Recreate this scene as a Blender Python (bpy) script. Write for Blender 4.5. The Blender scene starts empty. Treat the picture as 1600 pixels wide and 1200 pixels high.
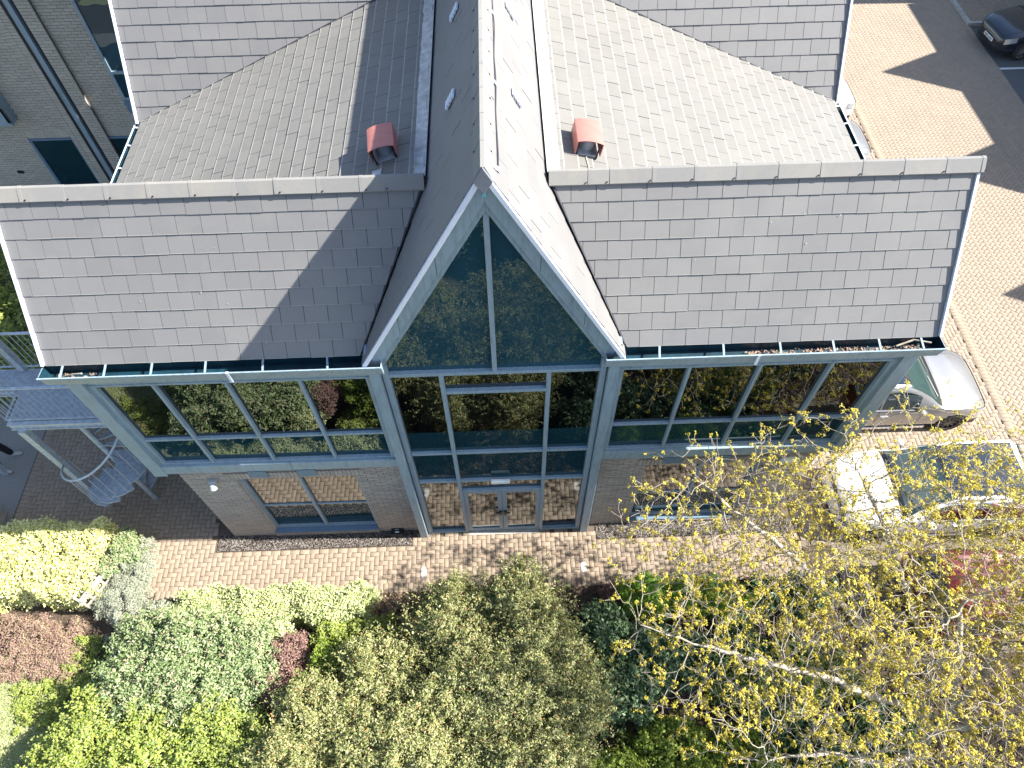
import bpy, math, random
import numpy as np
from mathutils import Vector, Matrix
random.seed(7); RNG = np.random.default_rng(11)
C = bpy.context.scene.collection
scene = bpy.context.scene

# ------------------------------------------------------------------ camera
cam_d = bpy.data.cameras.new('camera'); cam = bpy.data.objects.new('camera', cam_d); C.objects.link(cam)
scene.camera = cam
PITCH, YAW, ROLL = 0.988573, 0.0131168, -0.0225404
_cy, _sy = math.cos(YAW), math.sin(YAW)
fwd = Vector((_sy*math.cos(PITCH), _cy*math.cos(PITCH), -math.sin(PITCH)))
rgt = Vector((_cy, -_sy, 0)); upv = rgt.cross(fwd)
_c, _s = math.cos(ROLL), math.sin(ROLL)
r2 = _c*rgt + _s*upv; u2 = -_s*rgt + _c*upv
M = Matrix((r2, u2, -fwd)).transposed().to_4x4(); M.translation = Vector((0.171386, -5.925979, 14.8))
cam.matrix_world = M
cam_d.sensor_fit = 'HORIZONTAL'; cam_d.sensor_width = 36.0; cam_d.lens = 1109.0/1600*36.0
cam_d.clip_end = 3000; cam_d.clip_start = 0.1

# ------------------------------------------------------------------ light
SUN = Vector((0.728, -0.020, 0.687)).normalized()
w = bpy.data.worlds.new('World'); scene.world = w; w.use_nodes = True
nt = w.node_tree; bg = nt.nodes['Background']
sky = nt.nodes.new('ShaderNodeTexSky'); sky.sky_type = 'NISHITA'; sky.sun_disc = False
sky.sun_elevation = math.asin(SUN.z); sky.sun_rotation = math.atan2(SUN.x, SUN.y)
sky.air_density = 1.0; sky.dust_density = 1.0; sky.ozone_density = 1.0
nt.links.new(sky.outputs[0], bg.inputs[0]); bg.inputs[1].default_value = 0.105
sun_d = bpy.data.lights.new('sun', 'SUN'); sun_d.energy = 5.0; sun_d.angle = math.radians(0.5); sun_d.color = (1.0, 0.95, 0.87)
sun = bpy.data.objects.new('sun', sun_d); C.objects.link(sun)
sun.rotation_euler = SUN.to_track_quat('Z', 'Y').to_euler()
vs = scene.view_settings; vs.view_transform = 'Standard'; vs.look = 'None'; vs.gamma = 1.0; vs.use_curve_mapping = False
vs.exposure = 1.62

# ------------------------------------------------------------------ materials
def new_mat(name):
    m = bpy.data.materials.new(name); m.use_nodes = True
    nt = m.node_tree; p = nt.nodes['Principled BSDF']
    return m, nt, p
def ramp(nt, fac, cols, interp='LINEAR'):
    r = nt.nodes.new('ShaderNodeValToRGB'); r.color_ramp.interpolation = interp
    e = r.color_ramp.elements
    while len(e) < len(cols): e.new(0.5)
    for i, c in enumerate(cols):
        if len(c) == 2: pos, c = c
        else: pos = i/(len(cols)-1)
        e[i].position = pos; e[i].color = (*c, 1)
    nt.links.new(fac, r.inputs[0]); return r.outputs[0]
def noise(nt, scale, detail=4, rough=.55, coord='Object', out='Fac', dist=0):
    tc = nt.nodes.new('ShaderNodeTexCoord'); n = nt.nodes.new('ShaderNodeTexNoise')
    n.inputs['Scale'].default_value = scale; n.inputs['Detail'].default_value = detail; n.inputs['Roughness'].default_value = rough
    n.inputs['Distortion'].default_value = dist
    if coord == 'World':
        g = nt.nodes.new('ShaderNodeNewGeometry'); nt.links.new(g.outputs['Position'], n.inputs['Vector'])
    else: nt.links.new(tc.outputs[coord], n.inputs['Vector'])
    return n.outputs[out]
def rnd(nt):
    g = nt.nodes.new('ShaderNodeNewGeometry'); o = nt.nodes.new('ShaderNodeObjectInfo')
    a = nt.nodes.new('ShaderNodeMath'); a.operation = 'ADD'
    nt.links.new(g.outputs['Random Per Island'], a.inputs[0]); nt.links.new(o.outputs['Random'], a.inputs[1])
    f = nt.nodes.new('ShaderNodeMath'); f.operation = 'FRACT'; nt.links.new(a.outputs[0], f.inputs[0]); return f.outputs[0]
def mixc(nt, fac, a, b, mode='MIX'):
    m = nt.nodes.new('ShaderNodeMix'); m.data_type = 'RGBA'; m.blend_type = mode
    for k, v in ((0, fac), (6, a), (7, b)):
        if hasattr(v, 'links') or isinstance(v, bpy.types.NodeSocket): nt.links.new(v, m.inputs[k])
        elif isinstance(v, (int, float)): m.inputs[k].default_value = v
        else: m.inputs[k].default_value = (*v, 1)
    return m.outputs[2]
def bump(nt, p, h, strength=.3, dist=.01):
    b = nt.nodes.new('ShaderNodeBump'); b.inputs['Strength'].default_value = strength; b.inputs['Distance'].default_value = dist
    nt.links.new(h, b.inputs['Height']); nt.links.new(b.outputs[0], p.inputs['Normal'])
def mat_plain(name, col, rough=.6, metal=0, var=.15, scale=3, spec=.5, bs=0, coat=0, bscale=60):
    m, nt, p = new_mat(name)
    n = noise(nt, scale, 5, .6, 'World')
    lo = tuple(c*(1-var) for c in col); hi = tuple(min(1, c*(1+var)) for c in col)
    nt.links.new(ramp(nt, n, [(.3, lo), (.7, hi)]), p.inputs['Base Color'])
    p.inputs['Roughness'].default_value = rough; p.inputs['Metallic'].default_value = metal
    p.inputs['Specular IOR Level'].default_value = spec
    if coat: p.inputs['Coat Weight'].default_value = coat; p.inputs['Coat Roughness'].default_value = .03
    if bs: bump(nt, p, noise(nt, bscale, 4, .6, 'World'), bs, .004)
    return m
def mat_pieces(name, cols, rough=.8, grain=80, gv=.25, stain=(1, 1, 1), sv=0.0, bs=.4, spec=.3, sscale=1.2, streak=None):
    """separate pieces (tiles, bricks, pavers): colour per piece + fine grain + big soft weathering"""
    m, nt, p = new_mat(name)
    c = ramp(nt, rnd(nt), cols)
    g = noise(nt, grain, 5, .7, 'World')
    c = mixc(nt, gv, c, ramp(nt, g, [(.25, (.35, .35, .35)), (.75, (1.0, 1.0, 1.0))]), 'MULTIPLY') if gv else c
    if sv:
        s = noise(nt, sscale, 6, .65, 'World', dist=.4)
        mk = nt.nodes.new('ShaderNodeMapRange'); nt.links.new(s, mk.inputs[0])
        mk.inputs[1].default_value = .45; mk.inputs[2].default_value = .75; mk.inputs[3].default_value = 0; mk.inputs[4].default_value = sv
        c = mixc(nt, mk.outputs[0], c, stain)
    nt.links.new(c, p.inputs['Base Color']); p.inputs['Roughness'].default_value = rough
    p.inputs['Specular IOR Level'].default_value = spec
    if bs: bump(nt, p, g, bs, .002)
    return m
def mat_leaf(name, cols, trans=.3, rough=.5, spec=.35):
    m, nt, p = new_mat(name)
    g = nt.nodes.new('ShaderNodeNewGeometry')
    c = ramp(nt, g.outputs['Random Per Island'], cols)
    big = noise(nt, 2.2, 3, .5, 'World')
    c = mixc(nt, .55, c, ramp(nt, big, [(.3, (.72, .78, .68)), (.7, (1, 1, 1))]), 'MULTIPLY')
    nt.links.new(c, p.inputs['Base Color']); p.inputs['Roughness'].default_value = rough; p.inputs['Specular IOR Level'].default_value = spec
    t = nt.nodes.new('ShaderNodeBsdfTranslucent'); nt.links.new(c, t.inputs[0])
    mx = nt.nodes.new('ShaderNodeMixShader'); mx.inputs[0].default_value = trans
    nt.links.new(p.outputs[0], mx.inputs[1]); nt.links.new(t.outputs[0], mx.inputs[2])
    nt.links.new(mx.outputs[0], nt.nodes['Material Output'].inputs[0]); return m
def mat_glass(name, col, refl=.28, wav=.02, rough=.0):
    """solar-control window glass seen from outside: a dark body with a strong mirror coat"""
    m, nt, p = new_mat(name)
    p.inputs['Base Color'].default_value = (*col, 1); p.inputs['Roughness'].default_value = .5; p.inputs['Specular IOR Level'].default_value = 0
    gl = nt.nodes.new('ShaderNodeBsdfGlossy'); gl.inputs['Roughness'].default_value = rough; gl.inputs['Color'].default_value = (.92, .97, 1, 1)
    fr = nt.nodes.new('ShaderNodeFresnel'); fr.inputs['IOR'].default_value = 1.5
    a = nt.nodes.new('ShaderNodeMath'); a.operation = 'ADD'; a.use_clamp = True; a.inputs[1].default_value = refl; nt.links.new(fr.outputs[0], a.inputs[0])
    b = nt.nodes.new('ShaderNodeBump'); b.inputs['Strength'].default_value = wav; b.inputs['Distance'].default_value = .05
    nt.links.new(noise(nt, 1.6, 2, .5, 'World'), b.inputs['Height']); nt.links.new(b.outputs[0], gl.inputs['Normal'])
    mx = nt.nodes.new('ShaderNodeMixShader'); nt.links.new(a.outputs[0], mx.inputs[0])
    nt.links.new(p.outputs[0], mx.inputs[1]); nt.links.new(gl.outputs[0], mx.inputs[2])
    nt.links.new(mx.outputs[0], nt.nodes['Material Output'].inputs[0]); return m
def mat_ground(name, c1, c2, c3, s1=1.5, s2=40, rough=.9, bs=.5, bd=.02):
    m, nt, p = new_mat(name)
    a = noise(nt, s1, 5, .6, 'World'); b = noise(nt, s2, 5, .7, 'World')
    c = mixc(nt, a, c1, c2); c = mixc(nt, ramp(nt, b, [(.4, (0, 0, 0)), (.65, (1, 1, 1))]), c, c3)
    nt.links.new(c, p.inputs['Base Color']); p.inputs['Roughness'].default_value = rough; p.inputs['Specular IOR Level'].default_value = .2
    bump(nt, p, b, bs, bd); return m

T = {}
T['slate'] = mat_pieces('grey_slate_tile', [(.144, .141, .140), (.149, .146, .145), (.154, .150, .148), (.160, .156, .155)], .66, 55, .12, (.195, .19, .178), .45, .15, .8)
T['slate_weathered'] = mat_pieces('weathered_slate_tile', [(.160, .156, .144), (.168, .163, .151), (.176, .171, .158)], .66, 9, .16, (.195, .19, .172), .5, .15, .4, 1.6)
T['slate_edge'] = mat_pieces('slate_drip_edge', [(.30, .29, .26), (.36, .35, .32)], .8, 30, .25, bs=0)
T['underlay'] = mat_plain('dark_roof_underlay', (.035, .037, .045), .9)
T['ridge'] = mat_pieces('ridge_tile_fibre_cement', [(.20, .197, .19), (.21, .206, .198), (.22, .215, .203)], .75, 25, .15, (.34, .30, .22), .3, .2, .3, 2.0)
T['lead'] = mat_plain('lead_flashing', (.42, .44, .47), .42, .25, .35, 9, .6, .8, 0, 22)
T['frame'] = mat_plain('blue_grey_powder_coat', (.235, .315, .372), .42, 0, .05, 2, .5)
_nt = T['frame'].node_tree; _p = _nt.nodes['Principled BSDF']; _src = _p.inputs['Base Color'].links[0].from_socket
_g = _nt.nodes.new('ShaderNodeNewGeometry'); _mp = _nt.nodes.new('ShaderNodeMapping'); _mp.inputs['Scale'].default_value = (9, 9, 1.1); _nt.links.new(_g.outputs['Position'], _mp.inputs['Vector'])
_n = _nt.nodes.new('ShaderNodeTexNoise'); _n.inputs['Scale'].default_value = 2.2; _n.inputs['Detail'].default_value = 6; _n.inputs['Roughness'].default_value = .65; _nt.links.new(_mp.outputs[0], _n.inputs['Vector'])
_nt.links.new(mixc(_nt, 1.0, _src, ramp(_nt, _n.outputs['Fac'], [(.32, (.72, .73, .72)), (.5, (.97, .97, .97)), (.72, (1.06, 1.05, 1.03))]), 'MULTIPLY'), _p.inputs['Base Color'])
T['frame_dk'] = mat_plain('blue_grey_sill_paint', (.115, .19, .27), .45, 0, .06, 2, .5)
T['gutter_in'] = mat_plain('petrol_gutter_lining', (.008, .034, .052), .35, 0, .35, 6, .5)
T['white'] = mat_plain('pale_verge_trim', (.62, .67, .76), .45, 0, .05, 3, .5)
T['glass'] = mat_glass('dark_mirror_glass', (.0015, .002, .0025), .12)
T['teal'] = mat_glass('teal_spandrel_glass', (.008, .034, .046), .03, .03)
T['gable_glass'] = mat_glass('blue_gable_glass', (.013, .050, .072), .025, .05)
T['ground_glass'] = mat_glass('ground_floor_glass', (.008, .0065, .005), .15)
T['brick'] = mat_pieces('buff_brick', [(.36, .31, .27), (.39, .34, .295), (.42, .36, .31), (.45, .39, .34), (.37, .31, .27)], .9, 120, .35, (.40, .36, .32), .3, .5, .2, 1.5)
T['brick_grey'] = mat_pieces('grey_buff_brick', [(.42, .385, .325), (.46, .425, .36), (.50, .46, .39), (.44, .40, .33)], .9, 120, .3, (.34, .31, .27), .3, .5, .2, .8)
T['mortar'] = mat_plain('mortar', (.155, .14, .13), .95, 0, .2, 20, .1)
T['paver'] = mat_pieces('brindle_block_paver', [(.295, .232, .172), (.31, .245, .182), (.325, .258, .195), (.30, .232, .172), (.345, .278, .212)], .88, 60, .3, (.235, .19, .15), .5, .4, .25, 1.1)
T['paver_pale'] = mat_pieces('pale_buff_block_paver', [(.30, .240, .182), (.31, .249, .19), (.32, .258, .198), (.335, .272, .21)], .88, 60, .2, (.235, .195, .155), .6, .4, .25, .6)
T['joint'] = mat_ground('sand_joint', (.12, .092, .068), (.155, .12, .092), (.09, .072, .055), 2, 60)
T['soil'] = mat_ground('bark_mulch_soil', (.10, .075, .055), (.16, .12, .09), (.05, .038, .028), 1.2, 30, .95, 1, .03)
T['grass_base'] = mat_ground('lawn_ground', (.32, .36, .16), (.42, .42, .24), (.22, .26, .10), 1.5, 50, .95, .8, .02)
T['tarmac'] = mat_ground('worn_brown_tarmac', (.17, .145, .11), (.22, .19, .15), (.12, .10, .08), .8, 120, .9, .4, .005)
T['asphalt'] = mat_ground('dark_asphalt', (.11, .118, .122), (.14, .145, .145), (.08, .085, .085), .8, 120, .9, .4, .005)
T['concrete'] = mat_ground('exposed_aggregate_concrete', (.26, .25, .23), (.32, .31, .28), (.14, .13, .12), 1, 45, .9, .6, .01)
T['kerb'] = mat_plain('kerb_concrete', (.36, .34, .31), .85, 0, .2, 6, .3, .5)
T['galv'] = mat_plain('galvanised_steel', (.40, .445, .48), .5, .15, .25, 14, .5, .1)
T['galv_dk'] = mat_plain('galvanised_tread_plate', (.30, .335, .37), .55, .1, .25, 14, .5, .3, 0, 90)
T['cowl'] = mat_plain('terracotta_vent_cowl', (.40, .15, .125), .45, 0, .08, 8, .45)
T['black'] = mat_plain('black_plastic', (.012, .012, .014), .35)
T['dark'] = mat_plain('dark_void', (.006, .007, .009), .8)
T['white_plastic'] = mat_plain('white_diffuser', (.78, .78, .72), .35)
T['dirtywhite'] = mat_plain('grey_lamp_cover', (.33, .36, .38), .35)
T['gravel'] = mat_pieces('gravel_stone', [(.05, .042, .036), (.10, .08, .068), (.17, .15, .13), (.30, .28, .26), (.09, .07, .06), (.13, .11, .09)], .85, 60, .2, bs=0)
T['gravel_bed'] = mat_ground('gravel_bed', (.05, .042, .035), (.07, .058, .05), (.02, .018, .016), 3, 70)
T['bark'] = mat_plain('pale_maple_bark', (.38, .34, .27), .85, 0, .35, 14, .2, .6, 0, 50)
T['twig'] = mat_plain('grey_brown_twig', (.33, .29, .23), .85, 0, .3, 8, .2)
T['stem'] = mat_plain('dark_stem', (.07, .05, .035), .9, 0, .3, 8, .2)
T['wood'] = mat_plain('weathered_painted_timber', (.34, .32, .28), .8, 0, .25, 9, .2, .5)
T['tyre'] = mat_plain('tyre_rubber', (.02, .02, .021), .85)
T['alloy'] = mat_plain('alloy_wheel', (.30, .30, .31), .35, .7)
T['alloy_dk'] = mat_plain('dark_alloy_wheel', (.10, .10, .10), .4, .5)
T['carglass'] = mat_glass('car_glass', (.012, .02, .022), .10)
T['screen'] = mat_glass('windscreen_glass', (.030, .055, .052), .05)
T['panroof'] = mat_glass('panoramic_roof_glass', (.006, .012, .018), .06)
T['skin'] = mat_plain('skin', (.50, .32, .24), .6); T['cloth'] = mat_plain('black_trousers', (.012, .012, .014), .9, 0, .3, 30)
T['jacket'] = mat_plain('navy_jacket', (.02, .03, .06), .85, 0, .2, 20); T['shoe'] = mat_plain('grey_trainer', (.42, .43, .42), .6, 0, .15, 30); T['hair'] = mat_plain('brown_hair', (.05, .03, .02), .7, 0, .3, 40)
T['red'] = mat_plain('red_lens', (.45, .01, .01), .2, 0, .05, 3, .5, 0, .6)
T['lens'] = mat_plain('headlamp_lens', (.35, .37, .39), .12, .3, .2, 20, .6)
T['plate'] = mat_plain('number_plate_white', (.7, .72, .72), .4)
T['chrome'] = mat_plain('bright_chrome', (.75, .75, .76), .15, 1)
T['line'] = mat_plain('white_road_paint', (.62, .62, .60), .8, 0, .15, 30)
T['wire'] = mat_plain('lightning_cable', (.05, .045, .06), .5)
T['stone_white'] = mat_plain('pale_brickwork', (.42, .38, .33), .85)
def paint(name, col, metal=.0, rough=.3):
    return mat_plain(name, col, rough, metal, .02, 2, .5, 0, 1.0)
LEAF = dict(
 golden=mat_leaf('golden_variegated_leaf', [(.50, .50, .10), (.78, .74, .30), (.85, .80, .48), (.42, .46, .09), (.82, .78, .55)], .3),
 cream=mat_leaf('cream_variegated_leaf', [(.36, .42, .13), (.60, .62, .30), (.72, .72, .46), (.24, .33, .08), (.64, .65, .38)], .3),
 russet=mat_leaf('russet_heather_leaf', [(.28, .15, .13), (.38, .24, .20), (.46, .34, .25), (.20, .10, .10), (.40, .38, .18)], .2),
 lavender=mat_leaf('grey_lavender_leaf', [(.27, .29, .21), (.36, .375, .29), (.43, .44, .36), (.20, .235, .14)], .2),
 greygreen=mat_leaf('glossy_grey_green_leaf', [(0, (.07, .12, .035)), (.2, (.14, .21, .07)), (.45, (.23, .31, .12)), (.7, (.33, .39, .19)), (.88, (.42, .46, .28)), (.93, (.40, .30, .18)), (1, (.45, .36, .26))], .22, .5, .4),
 lime=mat_leaf('lime_green_leaf', [(.16, .25, .025), (.26, .34, .045), (.34, .41, .075), (.10, .17, .02)], .35),
 limeL=mat_leaf('yellow_green_leaf', [(.25, .32, .05), (.37, .43, .085), (.46, .50, .13), (.16, .24, .04), (.34, .37, .18)], .35),
 berberis=mat_leaf('purple_berberis_leaf', [(.18, .09, .08), (.28, .16, .13), (.36, .23, .19), (.11, .05, .05)], .25),
 olive=mat_leaf('olive_cotoneaster_leaf', [(0, (.09, .11, .035)), (.15, (.16, .185, .055)), (.35, (.25, .27, .09)), (.55, (.34, .35, .125)), (.72, (.43, .42, .18)), (.86, (.49, .47, .27)), (.965, (.38, .38, .20)), (.98, (.50, .27, .11)), (1, (.45, .22, .09))], .3, .5, .35),
 conifer=mat_leaf('lime_conifer_spray', [(.12, .24, .02), (.19, .34, .03), (.25, .42, .05), (.08, .16, .015)], .3),
 under=mat_leaf('blue_green_evergreen_leaf', [(.06, .12, .05), (.10, .175, .07), (.16, .23, .12), (.04, .09, .035)], .2, .45, .4),
 ivy=mat_leaf('dark_ivy_leaf', [(.035, .085, .02), (.06, .13, .03), (.10, .19, .05), (.14, .22, .08)], .2, .3, .6),
 maple=mat_leaf('young_yellow_maple_leaf', [(.50, .42, .04), (.60, .51, .06), (.65, .57, .11), (.46, .32, .04), (.40, .39, .05)], .42),
 grass=mat_leaf('lawn_grass_blade', [(.33, .38, .14), (.44, .47, .23), (.54, .53, .34), (.24, .32, .10)], .3),
 hedge=mat_leaf('mixed_hedge_leaf', [(.12, .19, .045), (.20, .27, .07), (.40, .42, .09), (.28, .33, .08), (.09, .15, .03)], .3),
)

# ------------------------------------------------------------------ mesh helpers
class MB:
    def __init__(s): s.v = []; s.f = []; s.m = []
    def poly(s, pts, mi=0):
        n = len(s.v); s.v += [tuple(p) for p in pts]; s.f.append(tuple(range(n, n+len(pts)))); s.m.append(mi); return s
    def mesh(s, verts, faces, mi=0):
        n = len(s.v); s.v += [tuple(p) for p in verts]; s.f += [tuple(i+n for i in f) for f in faces]; s.m += [mi]*len(faces); return s
    def box(s, x0, x1, y0, y1, z0, z1, mi=0):
        v = [(x, y, z) for z in (z0, z1) for y in (y0, y1) for x in (x0, x1)]
        return s.mesh(v, [(0, 2, 3, 1), (4, 5, 7, 6), (0, 1, 5, 4), (2, 6, 7, 3), (0, 4, 6, 2), (1, 3, 7, 5)], mi)
    def tilt(s, k=.004):
        cx = sum(v[0] for v in s.v)/len(s.v); cz = sum(v[2] for v in s.v)/len(s.v); a, b = random.uniform(-k, k), random.uniform(-k, k)
        s.v = [(x, y+a*(x-cx)+b*(z-cz), z) for x, y, z in s.v]; return s
    def bar(s, a, b, w, h, up=(0, 0, 1), mi=0, w2=None, h2=None):
        a = Vector(a); b = Vector(b); d = (b-a).normalized(); u = Vector(up)
        sd = d.cross(u)
        if sd.length < 1e-4: sd = d.cross(Vector((1, 0, 0)))
        sd.normalize(); u = sd.cross(d)
        w2 = w if w2 is None else w2; h2 = h if h2 is None else h2
        v = [a+sd*x*w/2+u*y*h/2 for x, y in ((-1, -1), (1, -1), (1, 1), (-1, 1))]+[b+sd*x*w2/2+u*y*h2/2 for x, y in ((-1, -1), (1, -1), (1, 1), (-1, 1))]
        return s.mesh(v, [(3, 2, 1, 0), (4, 5, 6, 7), (0, 1, 5, 4), (1, 2, 6, 5), (2, 3, 7, 6), (3, 0, 4, 7)], mi)
    def tube(s, pts, r, n=8, mi=0, closed=False):
        pts = [Vector(p) for p in pts]; R = r if isinstance(r, (list, tuple)) else [r]*len(pts)
        base = len(s.v); prev = None
        for i, p in enumerate(pts):
            d = (pts[min(i+1, len(pts)-1)]-pts[max(i-1, 0)]).normalized()
            if prev is None:
                a = d.cross(Vector((0, 0, 1)));
                if a.length < .05: a = d.cross(Vector((1, 0, 0)))
            else: a = prev-d*prev.dot(d)
            a.normalize(); prev = a; b = d.cross(a)
            for k in range(n):
                t = 2*math.pi*k/n; s.v.append(tuple(p+(a*math.cos(t)+b*math.sin(t))*R[i]))
        for i in range(len(pts)-1):
            for k in range(n):
                q = base+i*n+k; q2 = base+i*n+(k+1) % n; s.f.append((q, q2, q2+n, q+n)); s.m.append(mi)
        s.f.append(tuple(base+k for k in reversed(range(n)))); s.m.append(mi)
        e = base+(len(pts)-1)*n; s.f.append(tuple(e+k for k in range(n))); s.m.append(mi); return s
    def prism(s, poly, off, mi=0):
        """extrude polygon by vector"""
        off = Vector(off); P = [Vector(p) for p in poly]; n = len(P)
        v = P+[p+off for p in P]
        return s.mesh(v, [tuple(reversed(range(n))), tuple(range(n, 2*n))]+[(i, (i+1) % n, n+(i+1) % n, n+i) for i in range(n)], mi)
    def me(s, name, mats, smooth=False, fix=True):
        me = bpy.data.meshes.new(name); me.from_pydata(s.v, [], s.f)
        for m in (mats if isinstance(mats, (list, tuple)) else [mats]): me.materials.append(m)
        if len(me.materials) > 1: me.polygons.foreach_set('material_index', s.m)
        if fix:
            import bmesh
            b = bmesh.new(); b.from_mesh(me); bmesh.ops.recalc_face_normals(b, faces=b.faces); b.to_mesh(me); b.free()
        if smooth: me.polygons.foreach_set('use_smooth', [True]*len(me.polygons))
        me.update(); return me
    def obj(s, name, mats, parent=None, smooth=False, fix=True, bevel=0, **kw):
        o = bpy.data.objects.new(name, s.me(name, mats, smooth, fix)); C.objects.link(o)
        if parent: o.parent = parent
        if bevel:
            b = o.modifiers.new('bevel', 'BEVEL'); b.width = bevel; b.segments = 2; b.limit_method = 'ANGLE'
        for k, v in kw.items(): o[k] = v
        return o
def link(name, me, parent=None, **kw):
    o = bpy.data.objects.new(name, me); C.objects.link(o)
    if parent: o.parent = parent
    for k, v in kw.items(): o[k] = v
    return o
def thing(name, label, cat, loc=(0, 0, 0), rz=0, group=None):
    o = bpy.data.objects.new(name, None); C.objects.link(o); o.location = loc; o.rotation_euler = (0, 0, rz)
    o.empty_display_size = .3
    o['label'] = label; o['category'] = cat
    if group: o['group'] = group
    return o
def tag(o, label, cat, group=None):
    o['label'] = label; o['category'] = cat
    if group: o['group'] = group
    return o
def struct(o): o['kind'] = 'structure'; return o
def np_mesh(name, V, F, mat, smooth=False):
    """V (n,3), F (m,4) arrays"""
    me = bpy.data.meshes.new(name); V = np.asarray(V, np.float32); F = np.asarray(F, np.int32); k = F.shape[1]
    me.vertices.add(len(V)); me.vertices.foreach_set('co', V.ravel())
    me.loops.add(F.size); me.loops.foreach_set('vertex_index', F.ravel())
    me.polygons.add(len(F)); me.polygons.foreach_set('loop_start', np.arange(0, F.size, k, dtype=np.int32)); me.polygons.foreach_set('loop_total', np.full(len(F), k, np.int32))
    me.materials.append(mat)
    if smooth: me.polygons.foreach_set('use_smooth', np.ones(len(F), bool))
    me.update(calc_edges=True); return me
def clip(poly, region):
    """clip 2D polygon by a convex CCW region"""
    out = poly
    n = len(region)
    for i in range(n):
        a, b = region[i], region[(i+1) % n]; ex, ey = b[0]-a[0], b[1]-a[1]; nw = []
        if not out: return []
        sd = [ex*(p[1]-a[1])-ey*(p[0]-a[0]) for p in out]
        for j in range(len(out)):
            p, q, sp, sq = out[j], out[(j+1) % len(out)], sd[j], sd[(j+1) % len(out)]
            if sp >= 0: nw.append(p)
            if (sp >= 0) != (sq >= 0):
                t = sp/(sp-sq); nw.append((p[0]+(q[0]-p[0])*t, p[1]+(q[1]-p[1])*t))
        out = nw
    return out
def ccw(r):
    a = sum(r[i][0]*r[(i+1) % len(r)][1]-r[(i+1) % len(r)][0]*r[i][1] for i in range(len(r)))
    return r if a > 0 else r[::-1]
def area(r): return abs(sum(r[i][0]*r[(i+1) % len(r)][1]-r[(i+1) % len(r)][0]*r[i][1] for i in range(len(r))))/2

# ================================================================== GROUND
def sheet(name, pts, z, mat):
    m = MB(); m.poly([(x, y, z) for x, y in pts]); return struct(m.obj(name, mat, fix=False))
sheet('ground', [(-400, -400), (400, -400), (400, 400), (-400, 400)], -.02, T['soil'])
PATH = [(-11.0, -1.25), (6.4, -1.25), (6.4, 7.0), (-11.0, 7.0)]
T['joint_pale'] = mat_ground('pale_sand_joint', (.17, .135, .105), (.20, .16, .125), (.14, .11, .085), 2, 60)
path = sheet('path', PATH, -.004, T['joint'])
cp = sheet('car_park', [(6.4, -.62), (17.6, -.62), (17.6, 30), (6.4, 30)], -.004, T['joint_pale'])
sheet('parking_road', [(17.6, -12), (60, -12), (60, 30), (17.6, 30)], 0.0, T['asphalt'])
sheet('road', [(7.05, -2.95), (17.6, -2.95), (17.6, -.62), (7.05, -.62)], 0.0, T['tarmac'])
sheet('lawn', [(-16, -9), (-7.7, -9), (-8.6, -2.3), (-16, -2.3)], 0.0, T['grass_base'])
sheet('patio', [(-16, -.2), (-11.0, -.2), (-11.0, 7), (-16, 7)], 0.0, T['concrete'])
m = MB(); m.poly([(17.5, 16.30, .006), (21.5, 16.30, .006), (21.5, 16.20, .006), (17.5, 16.20, .006)]); m.poly([(17.5, 13.7, .006), (21.5, 13.7, .006), (21.5, 13.6, .006), (17.5, 13.6, .006)])
struct(m.obj('road_marking', T['line'], fix=False))

def boxes_mesh(name, cx, cy, hx, hy, ztop, ang, mat, z0=-.05, tilt=.003):
    """many thin blocks: top + 4 sides with a small chamfer"""
    n = len(cx); ch = .004
    ca, sa = np.cos(ang), np.sin(ang)
    tx = RNG.normal(0, tilt, n); ty = RNG.normal(0, tilt, n)
    V = np.zeros((n, 12, 3), np.float32)
    for k, (sx, sy) in enumerate(((-1, -1), (1, -1), (1, 1), (-1, 1))):
        for j, (ins, zz) in enumerate(((ch, 0), (0, -ch), (0, None))):
            lx = sx*(hx-ins); ly = sy*(hy-ins)
            V[:, j*4+k, 0] = cx+lx*ca-ly*sa; V[:, j*4+k, 1] = cy+lx*sa+ly*ca
            V[:, j*4+k, 2] = z0 if zz is None else ztop+zz+tx*lx+ty*ly
    base = (np.arange(n)*12)[:, None, None]
    fl = [(0, 1, 2, 3)]
    for j in (0, 1):
        for k in range(4): k2 = (k+1) % 4; fl.append((j*4+k, (j+1)*4+k, (j+1)*4+k2, j*4+k2))
    F = (base+np.array(fl)[None]).reshape(-1, 4)
    return np_mesh(name, V.reshape(-1, 3), F, mat)
def herringbone(x0, x1, y0, y1, ang, ok):
    """centres of 200x100 pavers; returns cx,cy,ang arrays"""
    u = .1; R = max(x1-x0, y1-y0)*1.5; cx0, cy0 = (x0+x1)/2, (y0+y1)/2
    N = int(R/u/2)+2; out = []
    ca, sa = math.cos(ang), math.sin(ang)
    I, J = np.meshgrid(np.arange(-N, N), np.arange(-N, N), indexing='ij'); mm = (I-J) % 4
    res = []
    for mv, dx, dy, a in ((0, 1.0, .5, 0), (2, .5, 0.0, math.pi/2)):
        k = mm == mv; X = (I[k]+dx)*u; Y = (J[k]+dy)*u
        wx = cx0+X*ca-Y*sa; wy = cy0+X*sa+Y*ca
        g = (wx > x0) & (wx < x1) & (wy > y0) & (wy < y1); wx, wy = wx[g], wy[g]
        g = ok(wx, wy); res.append((wx[g], wy[g], np.full(g.sum(), a+ang)))
    return [np.concatenate([r[i] for r in res]) for i in range(3)]
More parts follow.
